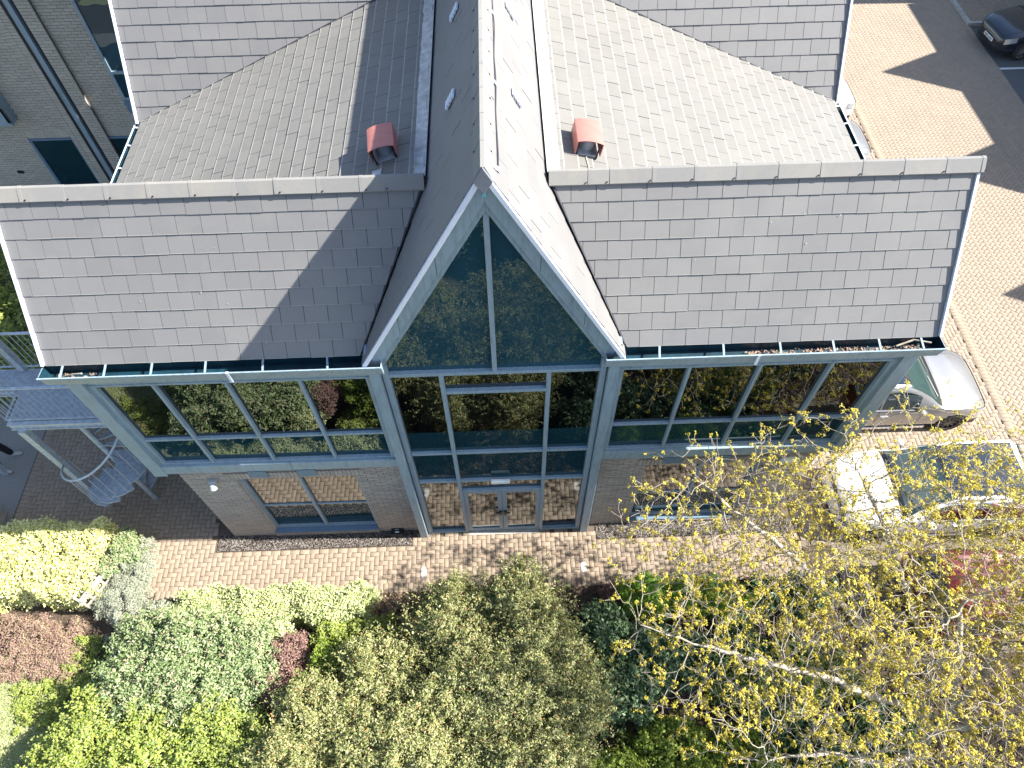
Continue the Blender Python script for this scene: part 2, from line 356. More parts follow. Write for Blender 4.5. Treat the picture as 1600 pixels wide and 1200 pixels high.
# footpath pavers : axis-aligned herringbone
def path_ok(x, y):
    bay = (x > -1.98) & (x < 1.98)
    front = (y < -.34) | (bay & (y < -.04))
    left = (x < -6.32) & (y < 7) & (x > -10.88)
    return (front | left) & (y > -1.2)
px, py, pa = herringbone(-11, 6.4, -1.25, 7, 0, path_ok)
d = np.hypot(px-.2, (py+.8)*1.3); order = np.argsort(d); near, far = order[:290], order[290:]
pav = boxes_mesh('paver', np.array([0.]), np.array([0.]), .0965, .0465, 0, np.array([0.]), T['paver'], -.03, 0)
for k, i in enumerate(near):
    o = link('paver', pav, path); o.location = (px[i], py[i], .022+RNG.normal(0, .0012)); o.rotation_euler = (RNG.normal(0, .006), RNG.normal(0, .006), pa[i]+RNG.normal(0, .008))
far_me = boxes_mesh('pavers', px[far], py[far], .0965, .0465, .022+RNG.normal(0, .0012, len(far)), pa[far]+RNG.normal(0, .008, len(far)), T['paver'])
link('paver', far_me, path, kind='stuff')
# edging courses
ex, ey, ea = [], [], []
for x in np.arange(-7.3, 6.4, .104): ex.append(x); ey.append(-1.22); ea.append(math.pi/2)
for x in np.arange(-6.2, -1.98, .208): ex.append(x); ey.append(-.37); ea.append(0)
for x in np.arange(2.1, 6.3, .208): ex.append(x); ey.append(-.37); ea.append(0)
for y in np.arange(-.3, 7, .104): ex.append(-10.86); ey.append(y); ea.append(0)
link('edging_paver', boxes_mesh('edging', np.array(ex), np.array(ey), .0965, .0475, .029+RNG.normal(0, .0012, len(ex)), np.array(ea), T['paver']), path, kind='stuff')
# car park : 45 degree herringbone drive + straight bays + edging row
px, py, pa = herringbone(12.10, 17.6, -.62, 26, math.pi/4, lambda x, y: x > 0)
link('drive_paver', boxes_mesh('drive', px, py, .0965, .0465, .022+RNG.normal(0, .0012, len(px)), pa, T['paver_pale']), cp, kind='stuff')
px, py, pa = herringbone(6.45, 12.0, -.6, 26, 0, lambda x, y: x > 0)
link('bay_paver', boxes_mesh('bay', px, py, .0965, .0465, .022+RNG.normal(0, .0012, len(px)), pa, T['paver_pale']), cp, kind='stuff')
ey = np.arange(-.6, 26, .104)
link('edging_paver', boxes_mesh('edge', np.full(len(ey), 12.06), ey, .0965, .0475, .03+RNG.normal(0, .0012, len(ey)), np.zeros(len(ey)), T['paver']), cp, kind='stuff')
# kerbs, gravel strip
def gravel(name, x0, x1, y0, y1):
    g = sheet(name, [(x0, y0), (x1, y0), (x1, y1), (x0, y1)], .004, T['gravel_bed'])
    n = int((x1-x0)*(y1-y0)*2600); cx = RNG.uniform(x0+.01, x1-.01, n); cy = RNG.uniform(y0+.01, y1-.01, n); r = RNG.uniform(.007, .019, n)
    # each stone an octahedron
    o = np.array([(1, 0, 0), (0, 1, 0), (-1, 0, 0), (0, -1, 0), (0, 0, 1), (0, 0, -1)], float)
    V = o[None]*r[:, None, None]*RNG.uniform(.7, 1.3, (n, 6, 1))
    a = RNG.uniform(0, 6.28, n); ca, sa = np.cos(a)[:, None], np.sin(a)[:, None]
    V = np.stack([V[..., 0]*ca-V[..., 1]*sa+cx[:, None], V[..., 0]*sa+V[..., 1]*ca+cy[:, None], V[..., 2]*.8+RNG.uniform(.008, .022, n)[:, None]], -1)
    F = (np.arange(n)*6)[:, None, None]+np.array([(0, 1, 4), (1, 2, 4), (2, 3, 4), (3, 0, 4)])[None]
    link('gravel_stones', np_mesh('stones', V.reshape(-1, 3), F.reshape(-1, 3), T['gravel']), g, kind='stuff')
gravel('gravel_strip', -6.25, -2.0, -.30, .07); gravel('gravel_strip', 2.0, 6.25, -.30, .07)
m = MB(); m.box(17.55, 17.68, 18.9, 30, 0, .12); m.box(17.68, 26, 18.9, 19.05, 0, .12); struct(m.obj('kerb', T['kerb']))
px, py, pa = herringbone(17.7, 24, 19.1, 24, math.pi/4, lambda x, y: x > 0)
pv2 = sheet('pavement', [(17.68, 19.05), (26, 19.05), (26, 26), (17.68, 26)], .06, T['joint'])
link('pavement_paver', boxes_mesh('pave', px, py, .0965, .0465, .1+RNG.normal(0, .002, len(px)), pa, T['paver'], 0.0), pv2, kind='stuff')

# ================================================================== BUILDING
SL = 1.60            # front pitch
ZE, ZR, YR = 6.75, 8.72, 1.23
XW = 6.27
bld = thing('office_building', 'brick and glass office with grey tiled roofs and a tall pointed glazed gable', 'building')
B = lambda: MB()
# ---- bricks
def brick_mesh(L, Dp=.03, H=.065):
    m = MB(); m.box(-L/2, L/2, -Dp, 0, 0, H); return m
BR_FULL = brick_mesh(.215).me('brick', T['brick'])
front_bricks = []
def brick_wall(x0, x1, z0, z1, y, holes, mat, shared=True, soldier=None):
    """returns list of (x centre, z, length)"""
    out = []; row = 0; z = z0
    while z+.065 <= z1+1e-6:
        x = x0-(.1125 if row % 2 else 0)
        while x < x1:
            a, b = max(x, x0), min(x+.215, x1)
            segs = [(a, b)]
            for hx0, hx1, hz0, hz1 in holes:
                if z+.065 > hz0 and z < hz1:
                    ns = []
                    for s0, s1 in segs:
                        if s1 <= hx0 or s0 >= hx1: ns.append((s0, s1)); continue
                        if s0 < hx0: ns.append((s0, hx0))
                        if s1 > hx1: ns.append((hx1, s1))
                    segs = ns
            for s0, s1 in segs:
                if s1-s0 > .03: out.append(((s0+s1)/2, z, s1-s0))
            x += .225
        z += .075; row += 1
    return out
WIN_L = (-4.97, -2.72, .14, 2.78); WIN_R = (2.72, 4.97, .14, 2.78)
wall = MB()
YB = .08
for sx, (hx0, hx1, hz0, hz1) in ((-1, WIN_L), (1, WIN_R)):
    xa, xb = (-5.9, -1.86) if sx < 0 else (1.86, 5.9)
    wall.box(xa, hx0, YB, .35, -.1, 3.36); wall.box(hx1, xb, YB, .35, -.1, 3.36)
    wall.box(hx0, hx1, YB+.001, .35, hz1, 3.36); wall.box(hx0, hx1, YB+.001, .35, -.1, hz0)
    # side + back
    xs = -5.9 if sx < 0 else 5.68
    wall.box(xs, xs+.22, .35, 5.6, -.1, 3.36)
wall_o = wall.obj('wall', T['mortar'], bld)
allb = []
for (xa, xb, h) in ((-5.9, -1.86, WIN_L), (1.86, 5.9, WIN_R)):
    hz = (h[0], h[1], h[2], 3.04)
    extra = [(h[0]-.15, h[1]+.15, 3.0-.22, 3.04)]
    allb += brick_wall(xa, xb, .0, 3.32, YB, [(h[0], h[1], h[2], h[3]), (h[0]-.15, h[1]+.15, 2.77, 3.04)], T['brick'])
lens = {}
allb.sort(key=lambda b: (b[0] > 0, -b[1]))
for i, (x, z, L) in enumerate(allb[:240]):
    k = round(L, 2)
    if abs(L-.215) < .003: me = BR_FULL
    else:
        if k not in lens: lens[k] = brick_mesh(k).me('brick', T['brick'])
        me = lens[k]
    o = link('brick', me, wall_o); o.location = (x, YB+random.uniform(-.002, .004), z)
m = MB()
for x, z, L in allb[240:]: m.box(x-L/2, x+L/2, YB-.03+random.uniform(-.002, .004), YB+.01, z, z+.065)
# soldier courses above windows
for h in (WIN_L, WIN_R):
    x = h[0]-.14
    while x < h[1]+.12: m.box(x, x+.065, YB-.031, YB+.01, 2.79, 3.005); x += .075
    x = h[0]
    while x < h[1]-.03: m.box(x, x+.065, YB-.06, YB+.01, .03, .13); x += .075
# reveals
for sx in (-1, 1):
    xs = -5.9 if sx < 0 else 5.9
    z = 0; r = 0
    while z < 3.25:
        y = .08-(.11 if r % 2 else 0)
        while y < 5.5:
            m.box(min(xs, xs+sx*.02), max(xs, xs+sx*.02), max(y, .06), min(y+.215, 5.5), z, z+.065); y += .225
        z += .075; r += 1
m.obj('brick', T['brick'], wall_o, kind='stuff')

# ---- ground floor windows
def win_unit(name, x0, x1, z0, z1, y, bars_x, bars_z, panes, parent, fr=.06, depth=.07, fmat=None):
    fmat = fmat or T['frame']
    m = MB(); yb = y+.02; yf = y-depth+.02
    m.box(x0, x0+fr, yf, yb, z0, z1); m.box(x1-fr, x1, yf, yb, z0, z1)
    m.box(x0+fr, x1-fr, yf, yb, z1-fr, z1); m.box(x0+fr, x1-fr, yf, yb, z0, z0+fr)
    for bx in bars_x: m.box(bx-fr/2, bx+fr/2, yf-.004, yb, z0+fr, z1-fr)
    for (bz, a, b) in bars_z: m.box(a, b, yf+.03, yb, bz-fr/3, bz+fr/3)
    f = m.obj(name, fmat, parent, bevel=.006)
    for (a, b, c, d, mt) in panes:
        p = MB(); p.box(a, b, y+.005, y+.025, c, d).tilt(.003); p.obj('pane', mt, f)
    return f
for h in (WIN_L, WIN_R):
    y = YB+.11; xm = (h[0]+h[1])/2-.0; zt = 1.30
    f = win_unit('window', h[0], h[1], h[2]+.06, h[3], y, [xm], [(zt, h[0]+.06, xm-.03), (zt, xm+.03, h[1]-.06)],
        [(h[0]+.03, xm, zt, h[3]-.03, T['ground_glass']), (xm, h[1]-.03, zt, h[3]-.03, T['ground_glass']),
         (h[0]+.03, xm, h[2]+.09, zt, T['teal']), (xm, h[1]-.03, h[2]+.09, zt, T['teal'])], bld)
    m = MB(); m.box(h[0]+.002, h[1]-.002, YB-.05, y-.04, h[2]-.0, h[2]+.058); m.obj('sill', T['frame_dk'], f, bevel=.005)
    m = MB(); m.box(h[0]-.002, h[0]+.012, YB, y-.05, h[2]+.06, h[3]); m.box(h[1]-.012, h[1]+.002, YB, y-.05, h[2]+.06, h[3]); m.obj('reveal_lining', T['stone_white'], f)
    for dx in (.32, 1.22):
        m = MB(); m.box(h[0]+dx, h[0]+dx+.34, YB-.045, YB-.001, 2.86, 3.10); m.obj('beam_cover', T['frame_dk'], bld, bevel=.004)

# ---- upper storey glazing (wings)
ZS, ZM, ZT = 3.64, 4.48, 6.18
def wing(xs, sx):
    # xs ascending list of mullion centres
    x0, x1 = xs[0], xs[-1]; fr = .05; y = .03
    m = MB()
    for i, x in enumerate(xs):
        hw = fr/2 if 0 < i < len(xs)-1 else .05
        m.box(x-hw, x+hw, -.045, .05, ZS, ZT)
    for i in range(len(xs)-1):
        m.box(xs[i]+.0255, xs[i+1]-.0255, -.03, .05, ZM-.027, ZM+.027)
        m.box(xs[i]+.0255, xs[i+1]-.0255, -.04, .05, ZT-.05, ZT); m.box(xs[i]+.0255, xs[i+1]-.0255, -.04, .05, ZS, ZS+.04)
    f = m.obj('window', T['frame'], bld, bevel=.006)
    for i in range(len(xs)-1):
        p = MB(); p.box(xs[i], xs[i+1]-.001, y-.01, y+.01, ZM, ZT-.01).tilt(); p.obj('pane', T['glass'], f)
        p = MB(); p.box(xs[i], xs[i+1]-.001, y-.011, y+.009, ZS+.01, ZM-.001).tilt(); p.obj('spandrel_pane', T['teal'], f)
wing([-5.93, -5.04, -3.97, -2.89, -1.86], -1); wing([1.86, 2.89, 3.95, 5.02, 5.93], 1)
for sx in (-1, 1):
    X = lambda a, b: (min(sx*a, sx*b), max(sx*a, sx*b))
    # sill band (two lengths, a seam between), corner post, head fascia
    for a, b in ((1.80, 3.70), (3.704, 6.12)):
        m = MB(); m.box(*X(a, b), -.09, .06, 3.37, 3.635); m.obj('sill_band', T['frame'], bld, bevel=.008)
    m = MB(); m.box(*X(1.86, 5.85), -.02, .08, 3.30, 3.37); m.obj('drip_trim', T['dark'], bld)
    m = MB(); m.box(*X(5.97, 6.20), -.10, .14, 3.30, 6.46); m.obj('corner_post', T['frame'], bld, bevel=.008)
    m = MB(); m.box(*X(1.80, 6.0), -.035, .06, 6.19, 6.25); m.box(*X(1.8, 6.0), 0.0, .06, 6.25, 6.47, 1); m.obj('head_fascia', [T['frame'], T['dark']], bld)
    m = MB(); m.box(*X(5.92, 6.19), .14, 5.5, 3.3, 6.6); m.obj('side_cladding', T['frame'], bld)
    # tall post beside central bay
    m = MB(); m.box(*X(1.66, 1.815), -.14, .05, 0.02, 6.50); m.obj('bay_post', T['frame'], bld, bevel=.008)
    m = MB(); m.box(*X(1.815, 1.862), -.0, .06, 0.02, 6.5); m.obj('shadow_gap', T['frame_dk'], bld)
    m = MB(); m.box(*X(1.63, 1.66), -.0, .06, 0.02, 6.9); m.obj('shadow_gap', T['dark'], bld)
    # gutter: trough, brackets
    gx0, gx1 = X(1.57, 6.33)
    m = MB()
    prof = [(0.0, 6.70), (0.0, 6.50), (-.20, 6.47), (-.26, 6.71)]
    prof_in = [(-.012, 6.69), (-.012, 6.515), (-.19, 6.487), (-.245, 6.705)]
    for i in range(3):
        a, b = prof[i], prof[i+1]; m.poly([(gx0, a[0], a[1]), (gx1, a[0], a[1]), (gx1, b[0], b[1]), (gx0, b[0], b[1])], 0)
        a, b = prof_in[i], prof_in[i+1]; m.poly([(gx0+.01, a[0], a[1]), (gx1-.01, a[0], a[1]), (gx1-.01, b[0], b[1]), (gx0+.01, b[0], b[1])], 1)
    m.poly([(gx0, -.26, 6.71), (gx1, -.26, 6.71), (gx1, -.245, 6.712), (gx0, -.245, 6.712)], 0)
    for gx in (gx0, gx1):
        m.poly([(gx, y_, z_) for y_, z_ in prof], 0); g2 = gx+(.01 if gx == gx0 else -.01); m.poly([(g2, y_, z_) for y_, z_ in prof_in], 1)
        m.poly([(gx, -.26, 6.71), (g2, -.26, 6.712), (g2, 0, 6.70), (gx, 0, 6.70)], 0)
    m.box(gx0, gx1, -.275, -.255, 6.70, 6.725)
    g = m.obj('gutter', [T['frame'], T['gutter_in']], bld, fix=False)
    for a in (2.35, 3.25, 4.05, 4.8, 5.45, 6.05):
        m = MB(); m.bar((sx*a, .02, 6.71), (sx*(a-.04), -.25, 6.72), .028, .008); m.obj('bracket', T['frame'], g)
    m = MB(); m.box(sx*3.7-.02, sx*3.7+.02, -.279, -.25, 6.50, 6.728); m.obj('gutter_joint', T['white'], g)
    # leaf litter lying in the trough
    m = MB(); lo, hi = ((-6.2, -5.6) if sx < 0 else (3.6, 6.25)); 
    for k in range(60 if sx < 0 else 520):
        x = random.uniform(lo, hi); yy = random.uniform(-.20, -.03); zz = 6.51+random.uniform(0, .02); a = random.uniform(0, 6.3); s_ = random.uniform(.012, .03)
        m.poly([(x+math.cos(a+q)*s_*(.5 if j % 2 else 1), yy+math.sin(a+q)*s_*(.5 if j % 2 else 1), zz+random.uniform(0, .012)) for j, q in enumerate((0, 1.57, 3.14, 4.71))])
    lf = m.obj('leaf_litter', LEAF['russet'], g, fix=False, kind='stuff')
m = MB(); m.tube([(-6.1, -.12, 6.55), (-5.9, -.16, 6.66), (-5.72, -.2, 6.73)], .012, 6); m.obj('fallen_twig', T['bark'], bld); m = MB(); m.tube([(5.72, -.1, 6.6), (5.95, -.06, 6.68), (6.15, -.15, 6.72)], .014, 6); m.obj('fallen_twig', T['bark'], bld)

# ---- central bay glazing
fr = .07
xc = [-1.60, -.80, .80, 1.60]; Z2 = 6.18; H2, H3, H4, H5 = 5.67, 3.67, 2.54, 2.06
m = MB()
for x in (xc[0], xc[3]): m.box(x-.045, x+.045, -.06, .06, .02, 6.46)
for x in (xc[1], xc[2]): m.box(x-fr/2, x+fr/2, -.05, .06, .02, Z2-.03)
for (z, a, b) in ((Z2, -1.6, 1.6), (H3, -1.6, 1.6), (H4, -1.6, 1.6)):
    lo = a+.045
    for q0, q1 in ((-1.555, -.835), (-.765, .765), (.835, 1.555)):
        if z == Z2: continue
        m.box(q0, q1, -.035, .05, z-.035, z+.035)
m.box(-1.555, 1.555, -.055, .055, Z2-.03, Z2+.04)
m.box(-.765, .765, -.05, .05, H2-.035, H2+.035); m.box(-.765, .765, -.035, .05, H5, H5+.07)
m.box(-1.555, -.835, -.05, .06, .02, .09); m.box(.835, 1.555, -.05, .06, .02, .09)
bay = m.obj('curtain_wall', T['frame'], bld, bevel=.006)
def pane(x0, x1, z0, z1, mt, par, y=.02): p = MB(); p.box(x0, x1, y, y+.02, z0, z1).tilt(.003); return p.obj('pane', mt, par)
for q0, q1 in ((-1.6, -.8), (-.8, .8), (.8, 1.6)):
    zsplit = 4.36
    if q0 == -.8: pane(q0, q1, H2, Z2, T['glass'], bay); pane(q0, q1, zsplit, H2, T['glass'], bay)
    else: pane(q0, q1, zsplit, Z2, T['glass'], bay)
    pane(q0, q1, H3, zsplit-.001, T['teal'], bay, .021); pane(q0, q1, H4, H3, T['teal'], bay, .0205)
    if q0 == -.8: pane(q0, q1, H5+.03, H4, T['ground_glass'], bay)
    else: pane(q0, q1, .05, H4, T['ground_glass'], bay)
# doors
for x0, x1, hs in ((-.765, -.004, 1), (.004, .765, -1)):
    m = MB(); y0, y1 = -.03, .03; z0, z1 = .03, H5-.005
    m.box(x0, x0+.09, y0, y1, z0, z1); m.box(x1-.09, x1, y0, y1, z0, z1); m.box(x0+.09, x1-.09, y0, y1, z1-.09, z1); m.box(x0+.09, x1-.09, y0, y1, z0, z0+.14)
    dr = m.obj('door', T['frame'], bld, bevel=.004)
    pane(x0+.06, x1-.06, z0+.1, z1-.06, T['ground_glass'], dr, -.005)
    xe = (x1-.045) if hs == 1 else (x0+.045)
    m = MB(); m.box(xe-.035, xe+.035, -.06, -.03, .98, 1.10); m.box(xe-(.10 if hs == 1 else -.0)-.0, xe+(.10 if hs == -1 else 0), -.085, -.06, 1.04, 1.085); m.box(xe-.02, xe+.02, -.045, -.03, .86, .94)
    m.obj('handle', T['black'], dr)
m = MB(); m.box(-.765, .765, -.12, .06, -.01, .028); m.obj('threshold', T['kerb'], bld)
# emergency light over doors
m = MB(); m.box(-.19, .17, -.10, -.036, 2.50, 2.62); m.obj('bulkhead_light', T['white_plastic'], bld, bevel=.02)
# oval lamps on brick
def oval(x, z, y, rx, rz, d, mt, label=None):
    v = []; f = []; n = 20
    for i, (s, dd) in enumerate(((1, 0), (.97, .5), (.8, .85), (.45, 1), (0.01, 1.05))):
        for k in range(n): a = 2*math.pi*k/n; v.append((x+rx*s*math.cos(a), y-d*dd, z+rz*s*math.sin(a)))
    for i in range(4):
        for k in range(n): f.append((i*n+k, i*n+(k+1) % n, (i+1)*n+(k+1) % n, (i+1)*n+k))
    m = MB(); m.mesh(v, f); b = m.obj('wall_light', mt, bld, smooth=True)
    m = MB(); m.box(x-rx*1.0, x+rx*1.0, y-.012, y+.0, z-rz*.45, z+rz*.45); m.obj('backplate', T['black'], b); return b
oval(5.42, 2.83, .05, .20, .11, .09, T['white_plastic']); 
m = MB(); m.box(-5.44, -5.30, -.03, .045, 2.78, 2.86); m.tube([(-5.37, .0, 2.81), (-5.37, -.05, 2.78), (-5.37, -.09, 2.70)], [.04, .06, .075], 14); wl = m.obj('wall_light', T['dirtywhite'], bld, bevel=.01)
m = MB(); m.box(-3.42, -3.20, .03, .045, .02, .05); m.obj('wall_vent', T['dirtywhite'], bld)

# ---- gable glazing + rake
GP = 1.82; ZA = 10.05
tri = [(0, 9.44), (1.60, 9.44-GP*1.60), (1.60, Z2+.02), (0, Z2+.02)]
for sx in (-1, 1):
    p = MB(); pts = [(sx*(.0), .02, 9.44), (sx*1.6, .02, 9.44-GP*1.6), (sx*1.6, .02, Z2+.02), (0, .02, Z2+.02)]
    p.prism(pts, (0, .02, 0)); p.obj('gable_pane', T['gable_glass'], bay)
    # inner frame, fascia lengths, outer board
    def rake(z_off0, z_off1, y0, y1, x0, x1, name, mt, bev=.006):
        m = MB(); za = lambda x, o: ZA-GP*x+o
        q = [(sx*x0, y0, za(x0, z_off0)), (sx*x1, y0, za(x1, z_off0)), (sx*x1, y0, za(x1, z_off1)), (sx*x0, y0, za(x0, z_off1))]
        m.prism(q, (0, y1-y0, 0)); return m.obj(name, mt, bld, bevel=bev)
    rake(-.68, -.525, -.085, .05, .0, 1.60, 'gable_frame', T['frame'])
    for a, b in ((0, .62), (.625, 1.22), (1.225, 1.70)): rake(-.515, -.10, -.13, .04, a, b, 'gable_fascia', T['frame'], .004)
    rake(-.12, .0, -.235, -.13, 0.0, 1.84, 'bargeboard', T['white'])
    rake(-.523, -.512, -.09, .03, 0.0, 1.62, 'shadow_gap', T['dark'], 0)  # dark strip put in as the shadow line between fascia and inner frame
    # foot box
    m = MB(); m.box(min(sx*1.60, sx*1.80), max(sx*1.60, sx*1.80), -.10, .05, 6.5, 6.86); m.obj('gable_foot', T['frame'], bld)
m = MB(); m.box(-.035, .035, -.05, .05, Z2+.04, 9.40); m.obj('gable_mullion', T['frame'], bld, bevel=.006)
# wall mass behind
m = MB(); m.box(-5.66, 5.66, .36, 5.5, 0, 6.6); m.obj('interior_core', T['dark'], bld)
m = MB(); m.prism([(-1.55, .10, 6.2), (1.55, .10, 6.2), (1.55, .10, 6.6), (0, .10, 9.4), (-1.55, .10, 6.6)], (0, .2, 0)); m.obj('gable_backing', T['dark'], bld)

# ---- ROOFS
roof = MB()
ks = math.sqrt(1+SL*SL)/SL    # slope length per unit height
SB = 1.55; kb = math.sqrt(1+SB*SB)/SB; YB0 = 5.35
zr2 = 10.6; yr2 = YB0+(zr2-ZE)/SB
SS = .346
zside = lambda x: ZE+SS*(6.26-abs(x))
e = -.03
for sx in (-1, 1):
    roof.poly([(sx*1.9, 0, ZE+e), (sx*XW, 0, ZE+e), (sx*XW, YR, ZR+e), (sx*.75, YR, ZR+e)])
    roof.poly([(sx*XW, YR, ZR+e), (sx*.7, YR, ZR+e), (sx*.7, YR+1.3, ZR-2.1), (sx*XW, YR+1.3, ZR-2.1)])
    roof.poly([(sx*6.26, 2.4, ZE+e), (sx*6.26, YB0, ZE+e), (sx*.70, 6.6, zside(.7)+e), (sx*.70, 1.2, zside(.7)+e)])
    roof.poly([(sx*6.35, YB0, ZE+e), (sx*6.35, yr2, zr2+e), (0, yr2, zr2+e), (0, 7.48, 10.02), (sx*.77, 6.58, 8.62)])
    roof.poly([(sx*6.35, yr2, zr2+e), (0, yr2, zr2+e), (0, yr2+2.4, ZE), (sx*6.35, yr2+2.4, ZE)])
    roof.poly([(0, -.2, ZA+e), (0, 7.5, ZA+e), (sx*.70, 7.5, ZA-GP*.7+e), (sx*.80, 1.2, ZA-GP*.8+e), (sx*1.84, 0, ZA-GP*1.84+e), (sx*1.84, -.2, ZA-GP*1.84+e)])
    roof.poly([(sx*6.2, .1, 6.6), (sx*6.2, YR*2-.1, 6.6), (sx*6.2, YR, ZR-.1)])   # gable end
    roof.poly([(sx*6.3, 5.5, 6.6), (sx*6.3, yr2*2-5.5, 6.6), (sx*6.3, yr2, zr2-.1)])
roof_o = roof.obj('roof', T['underlay'], bld, fix=False)
def tile_field(O, U, V, region, gauge, width, mat, indiv, vmax, v0=0.0, thick=.015, gap=.0065, uoff=0, lift=.012, urange=(0, 7), jit=.0025, edge=False, grow_last=False):
    """lay slates: O origin, U along course, V up slope. region convex 2D (u,v)"""
    O = Vector(O); U = Vector(U).normalized(); V = Vector(V).normalized(); N = U.cross(V)
    if N.z < 0: N = -N
    region = ccw(region); shared = {}; stuff = MB(); cnt = 0; row = 0; v = v0
    while v < vmax:
        last = grow_last and v+gauge*1.75 > vmax; g2 = vmax-v+.02 if last else gauge+.035
        u = urange[0]-width+(width/2 if row % 2 else 0)+uoff
        while u < urange[1]:
            q = [(u+gap/2, v), (u+width-gap/2, v), (u+width-gap/2, v+g2), (u+gap/2, v+g2)]
            c = clip(q, region)
            if len(c) >= 3 and area(c) > .002:
                dz = random.uniform(-jit, jit); tw = random.uniform(-.0025, .0025); dv = random.uniform(-.003, .003)
                def h(pu, pv): return lift+thick*(1-(pv-v)/(g2-.035))*1.0+dz+tw*(pu-u-width/2)/width
                vis = max(p[1] for p in c)-v > .05
                top = [O+U*pu+V*(pv+dv)+N*h(pu, pv) for pu, pv in c]; bot = [p-N*.009 for p in top]
                full = len(c) == 4 and abs(area(c)-area(q)) < 1e-6
                if indiv:
                    if full:
                        if 'me' not in shared:
                            mm = MB(); tp = [Vector((pu-u, pv-v, thick*(1-(pv-v)/gauge))) for pu, pv in c]
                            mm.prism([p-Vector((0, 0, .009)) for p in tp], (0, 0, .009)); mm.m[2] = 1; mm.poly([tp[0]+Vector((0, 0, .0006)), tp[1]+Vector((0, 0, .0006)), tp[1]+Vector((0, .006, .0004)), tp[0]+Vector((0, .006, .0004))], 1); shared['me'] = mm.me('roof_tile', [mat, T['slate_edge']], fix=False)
                        o = link('roof_tile', shared['me'], roof_o)
                        R = Matrix((U, V, N)).transposed().to_4x4() if (U.cross(V)).dot(N) > 0 else Matrix((U, V, N)).transposed().to_4x4()
                        R.translation = O+U*u+V*(v+dv)+N*(lift+dz); o.matrix_world = R
                    else:
                        mm = MB(); mm.prism(bot, N*.009); o = mm.obj('roof_tile', mat, roof_o)
                else:
                    stuff.prism(bot, N*.009)
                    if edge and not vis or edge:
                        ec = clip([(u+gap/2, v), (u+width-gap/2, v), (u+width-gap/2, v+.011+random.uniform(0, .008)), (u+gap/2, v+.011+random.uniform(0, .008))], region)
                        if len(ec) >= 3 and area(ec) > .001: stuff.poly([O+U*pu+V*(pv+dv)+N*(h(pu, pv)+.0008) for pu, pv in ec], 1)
                cnt += 1
            u += width
        if last: break
        v += gauge; row += 1
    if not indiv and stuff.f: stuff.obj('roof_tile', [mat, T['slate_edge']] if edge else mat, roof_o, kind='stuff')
    return cnt
Lf = (ZR-ZE)*ks
n1 = 0
for sx in (-1, 1):
    reg = [(1.88, -.05), (XW, -.05), (XW, Lf-.03), (.80, Lf-.03)]
    reg[0] = (1.86+.02, -.05)
    gp = (Lf+.05)/9.35
    if sx > 0: n1 += tile_field((0, 0, ZE), (1, 0, 0), (0, 1, SL), reg, gp, .325, T['slate'], True, Lf, -.05, uoff=.1, grow_last=True)
    else: n1 += tile_field((0, 0, ZE), (1, 0, 0), (0, 1, SL), [(-a, b) for a, b in reg], gp, .325, T['slate'], True, Lf, -.05, urange=(-6.3, 0), uoff=.16, grow_last=True)
    # side slopes : along Y
    Ls = 5.49*math.sqrt(1+SS*SS); kx = math.sqrt(1+SS*SS)
    rg = [(2.46, 0), (YB0+.02, 0), (6.576, Ls), (1.27, Ls)]
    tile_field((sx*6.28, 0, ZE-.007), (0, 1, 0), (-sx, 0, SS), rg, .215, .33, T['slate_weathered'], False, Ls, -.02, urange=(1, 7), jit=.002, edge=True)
    # rear wing
    s_ = lambda z: (z-ZE)*kb
    rg = [(0, s_(10.05)), (.77, s_(8.66)), (6.26, 0.0), (6.33, -.02), (6.33, s_(zr2)), (0, s_(zr2))]
    rg = [(sx*a, b) for a, b in rg]
    tile_field((0, YB0, ZE), (1, 0, 0), (0, 1, SB), rg, .262, .325, T['slate'], False, s_(zr2), -.02, urange=((-6.6, 0) if sx < 0 else (0, 6.6)), uoff=(.07 if sx > 0 else .2))
    # steep gable slopes : u = y, v up
    kg = math.sqrt(1+1/GP**2)
    vz = lambda z: (z-6.70)*kg
    xb = (ZA-6.70)/GP
    for rg in ([(-.2, vz(6.72)), (0, vz(6.72)), (1.21, vz(8.66)), (1.21, vz(ZA-.02)), (-.2, vz(ZA-.02))],
               [(1.211, vz(8.66)), (6.58, vz(8.66)), (7.48, vz(ZA-.02)), (1.211, vz(ZA-.02))]):
        tile_field((sx*xb, 0, 6.70), (0, 1, 0), (-sx, 0, GP), rg, .255, .60, T['slate'], False, vz(ZA), 0, urange=(-.6, 7.6), thick=.008, gap=.005, lift=.008)
m = MB()
for k in range(15):
    sx = random.choice((-1, 1)); x = random.uniform(2.2, 6.1); tt = random.uniform(.05, .95); c0 = Vector((sx*x, 1.23*tt, ZE+1.97*tt))+Vector((0, -SL, 1)).normalized()*.031; s_ = random.uniform(.004, .011)
    U, Vv = Vector((1, 0, 0)), Vector((0, 1, SL)).normalized(); m.poly([c0+(U*math.cos(q)+Vv*math.sin(q)*1.4)*s_*random.uniform(.6, 1.2) for q in np.linspace(0, 5.4, 7)])
m.obj('bird_droppings', T['dirtywhite'], roof_o, fix=False, kind='stuff')
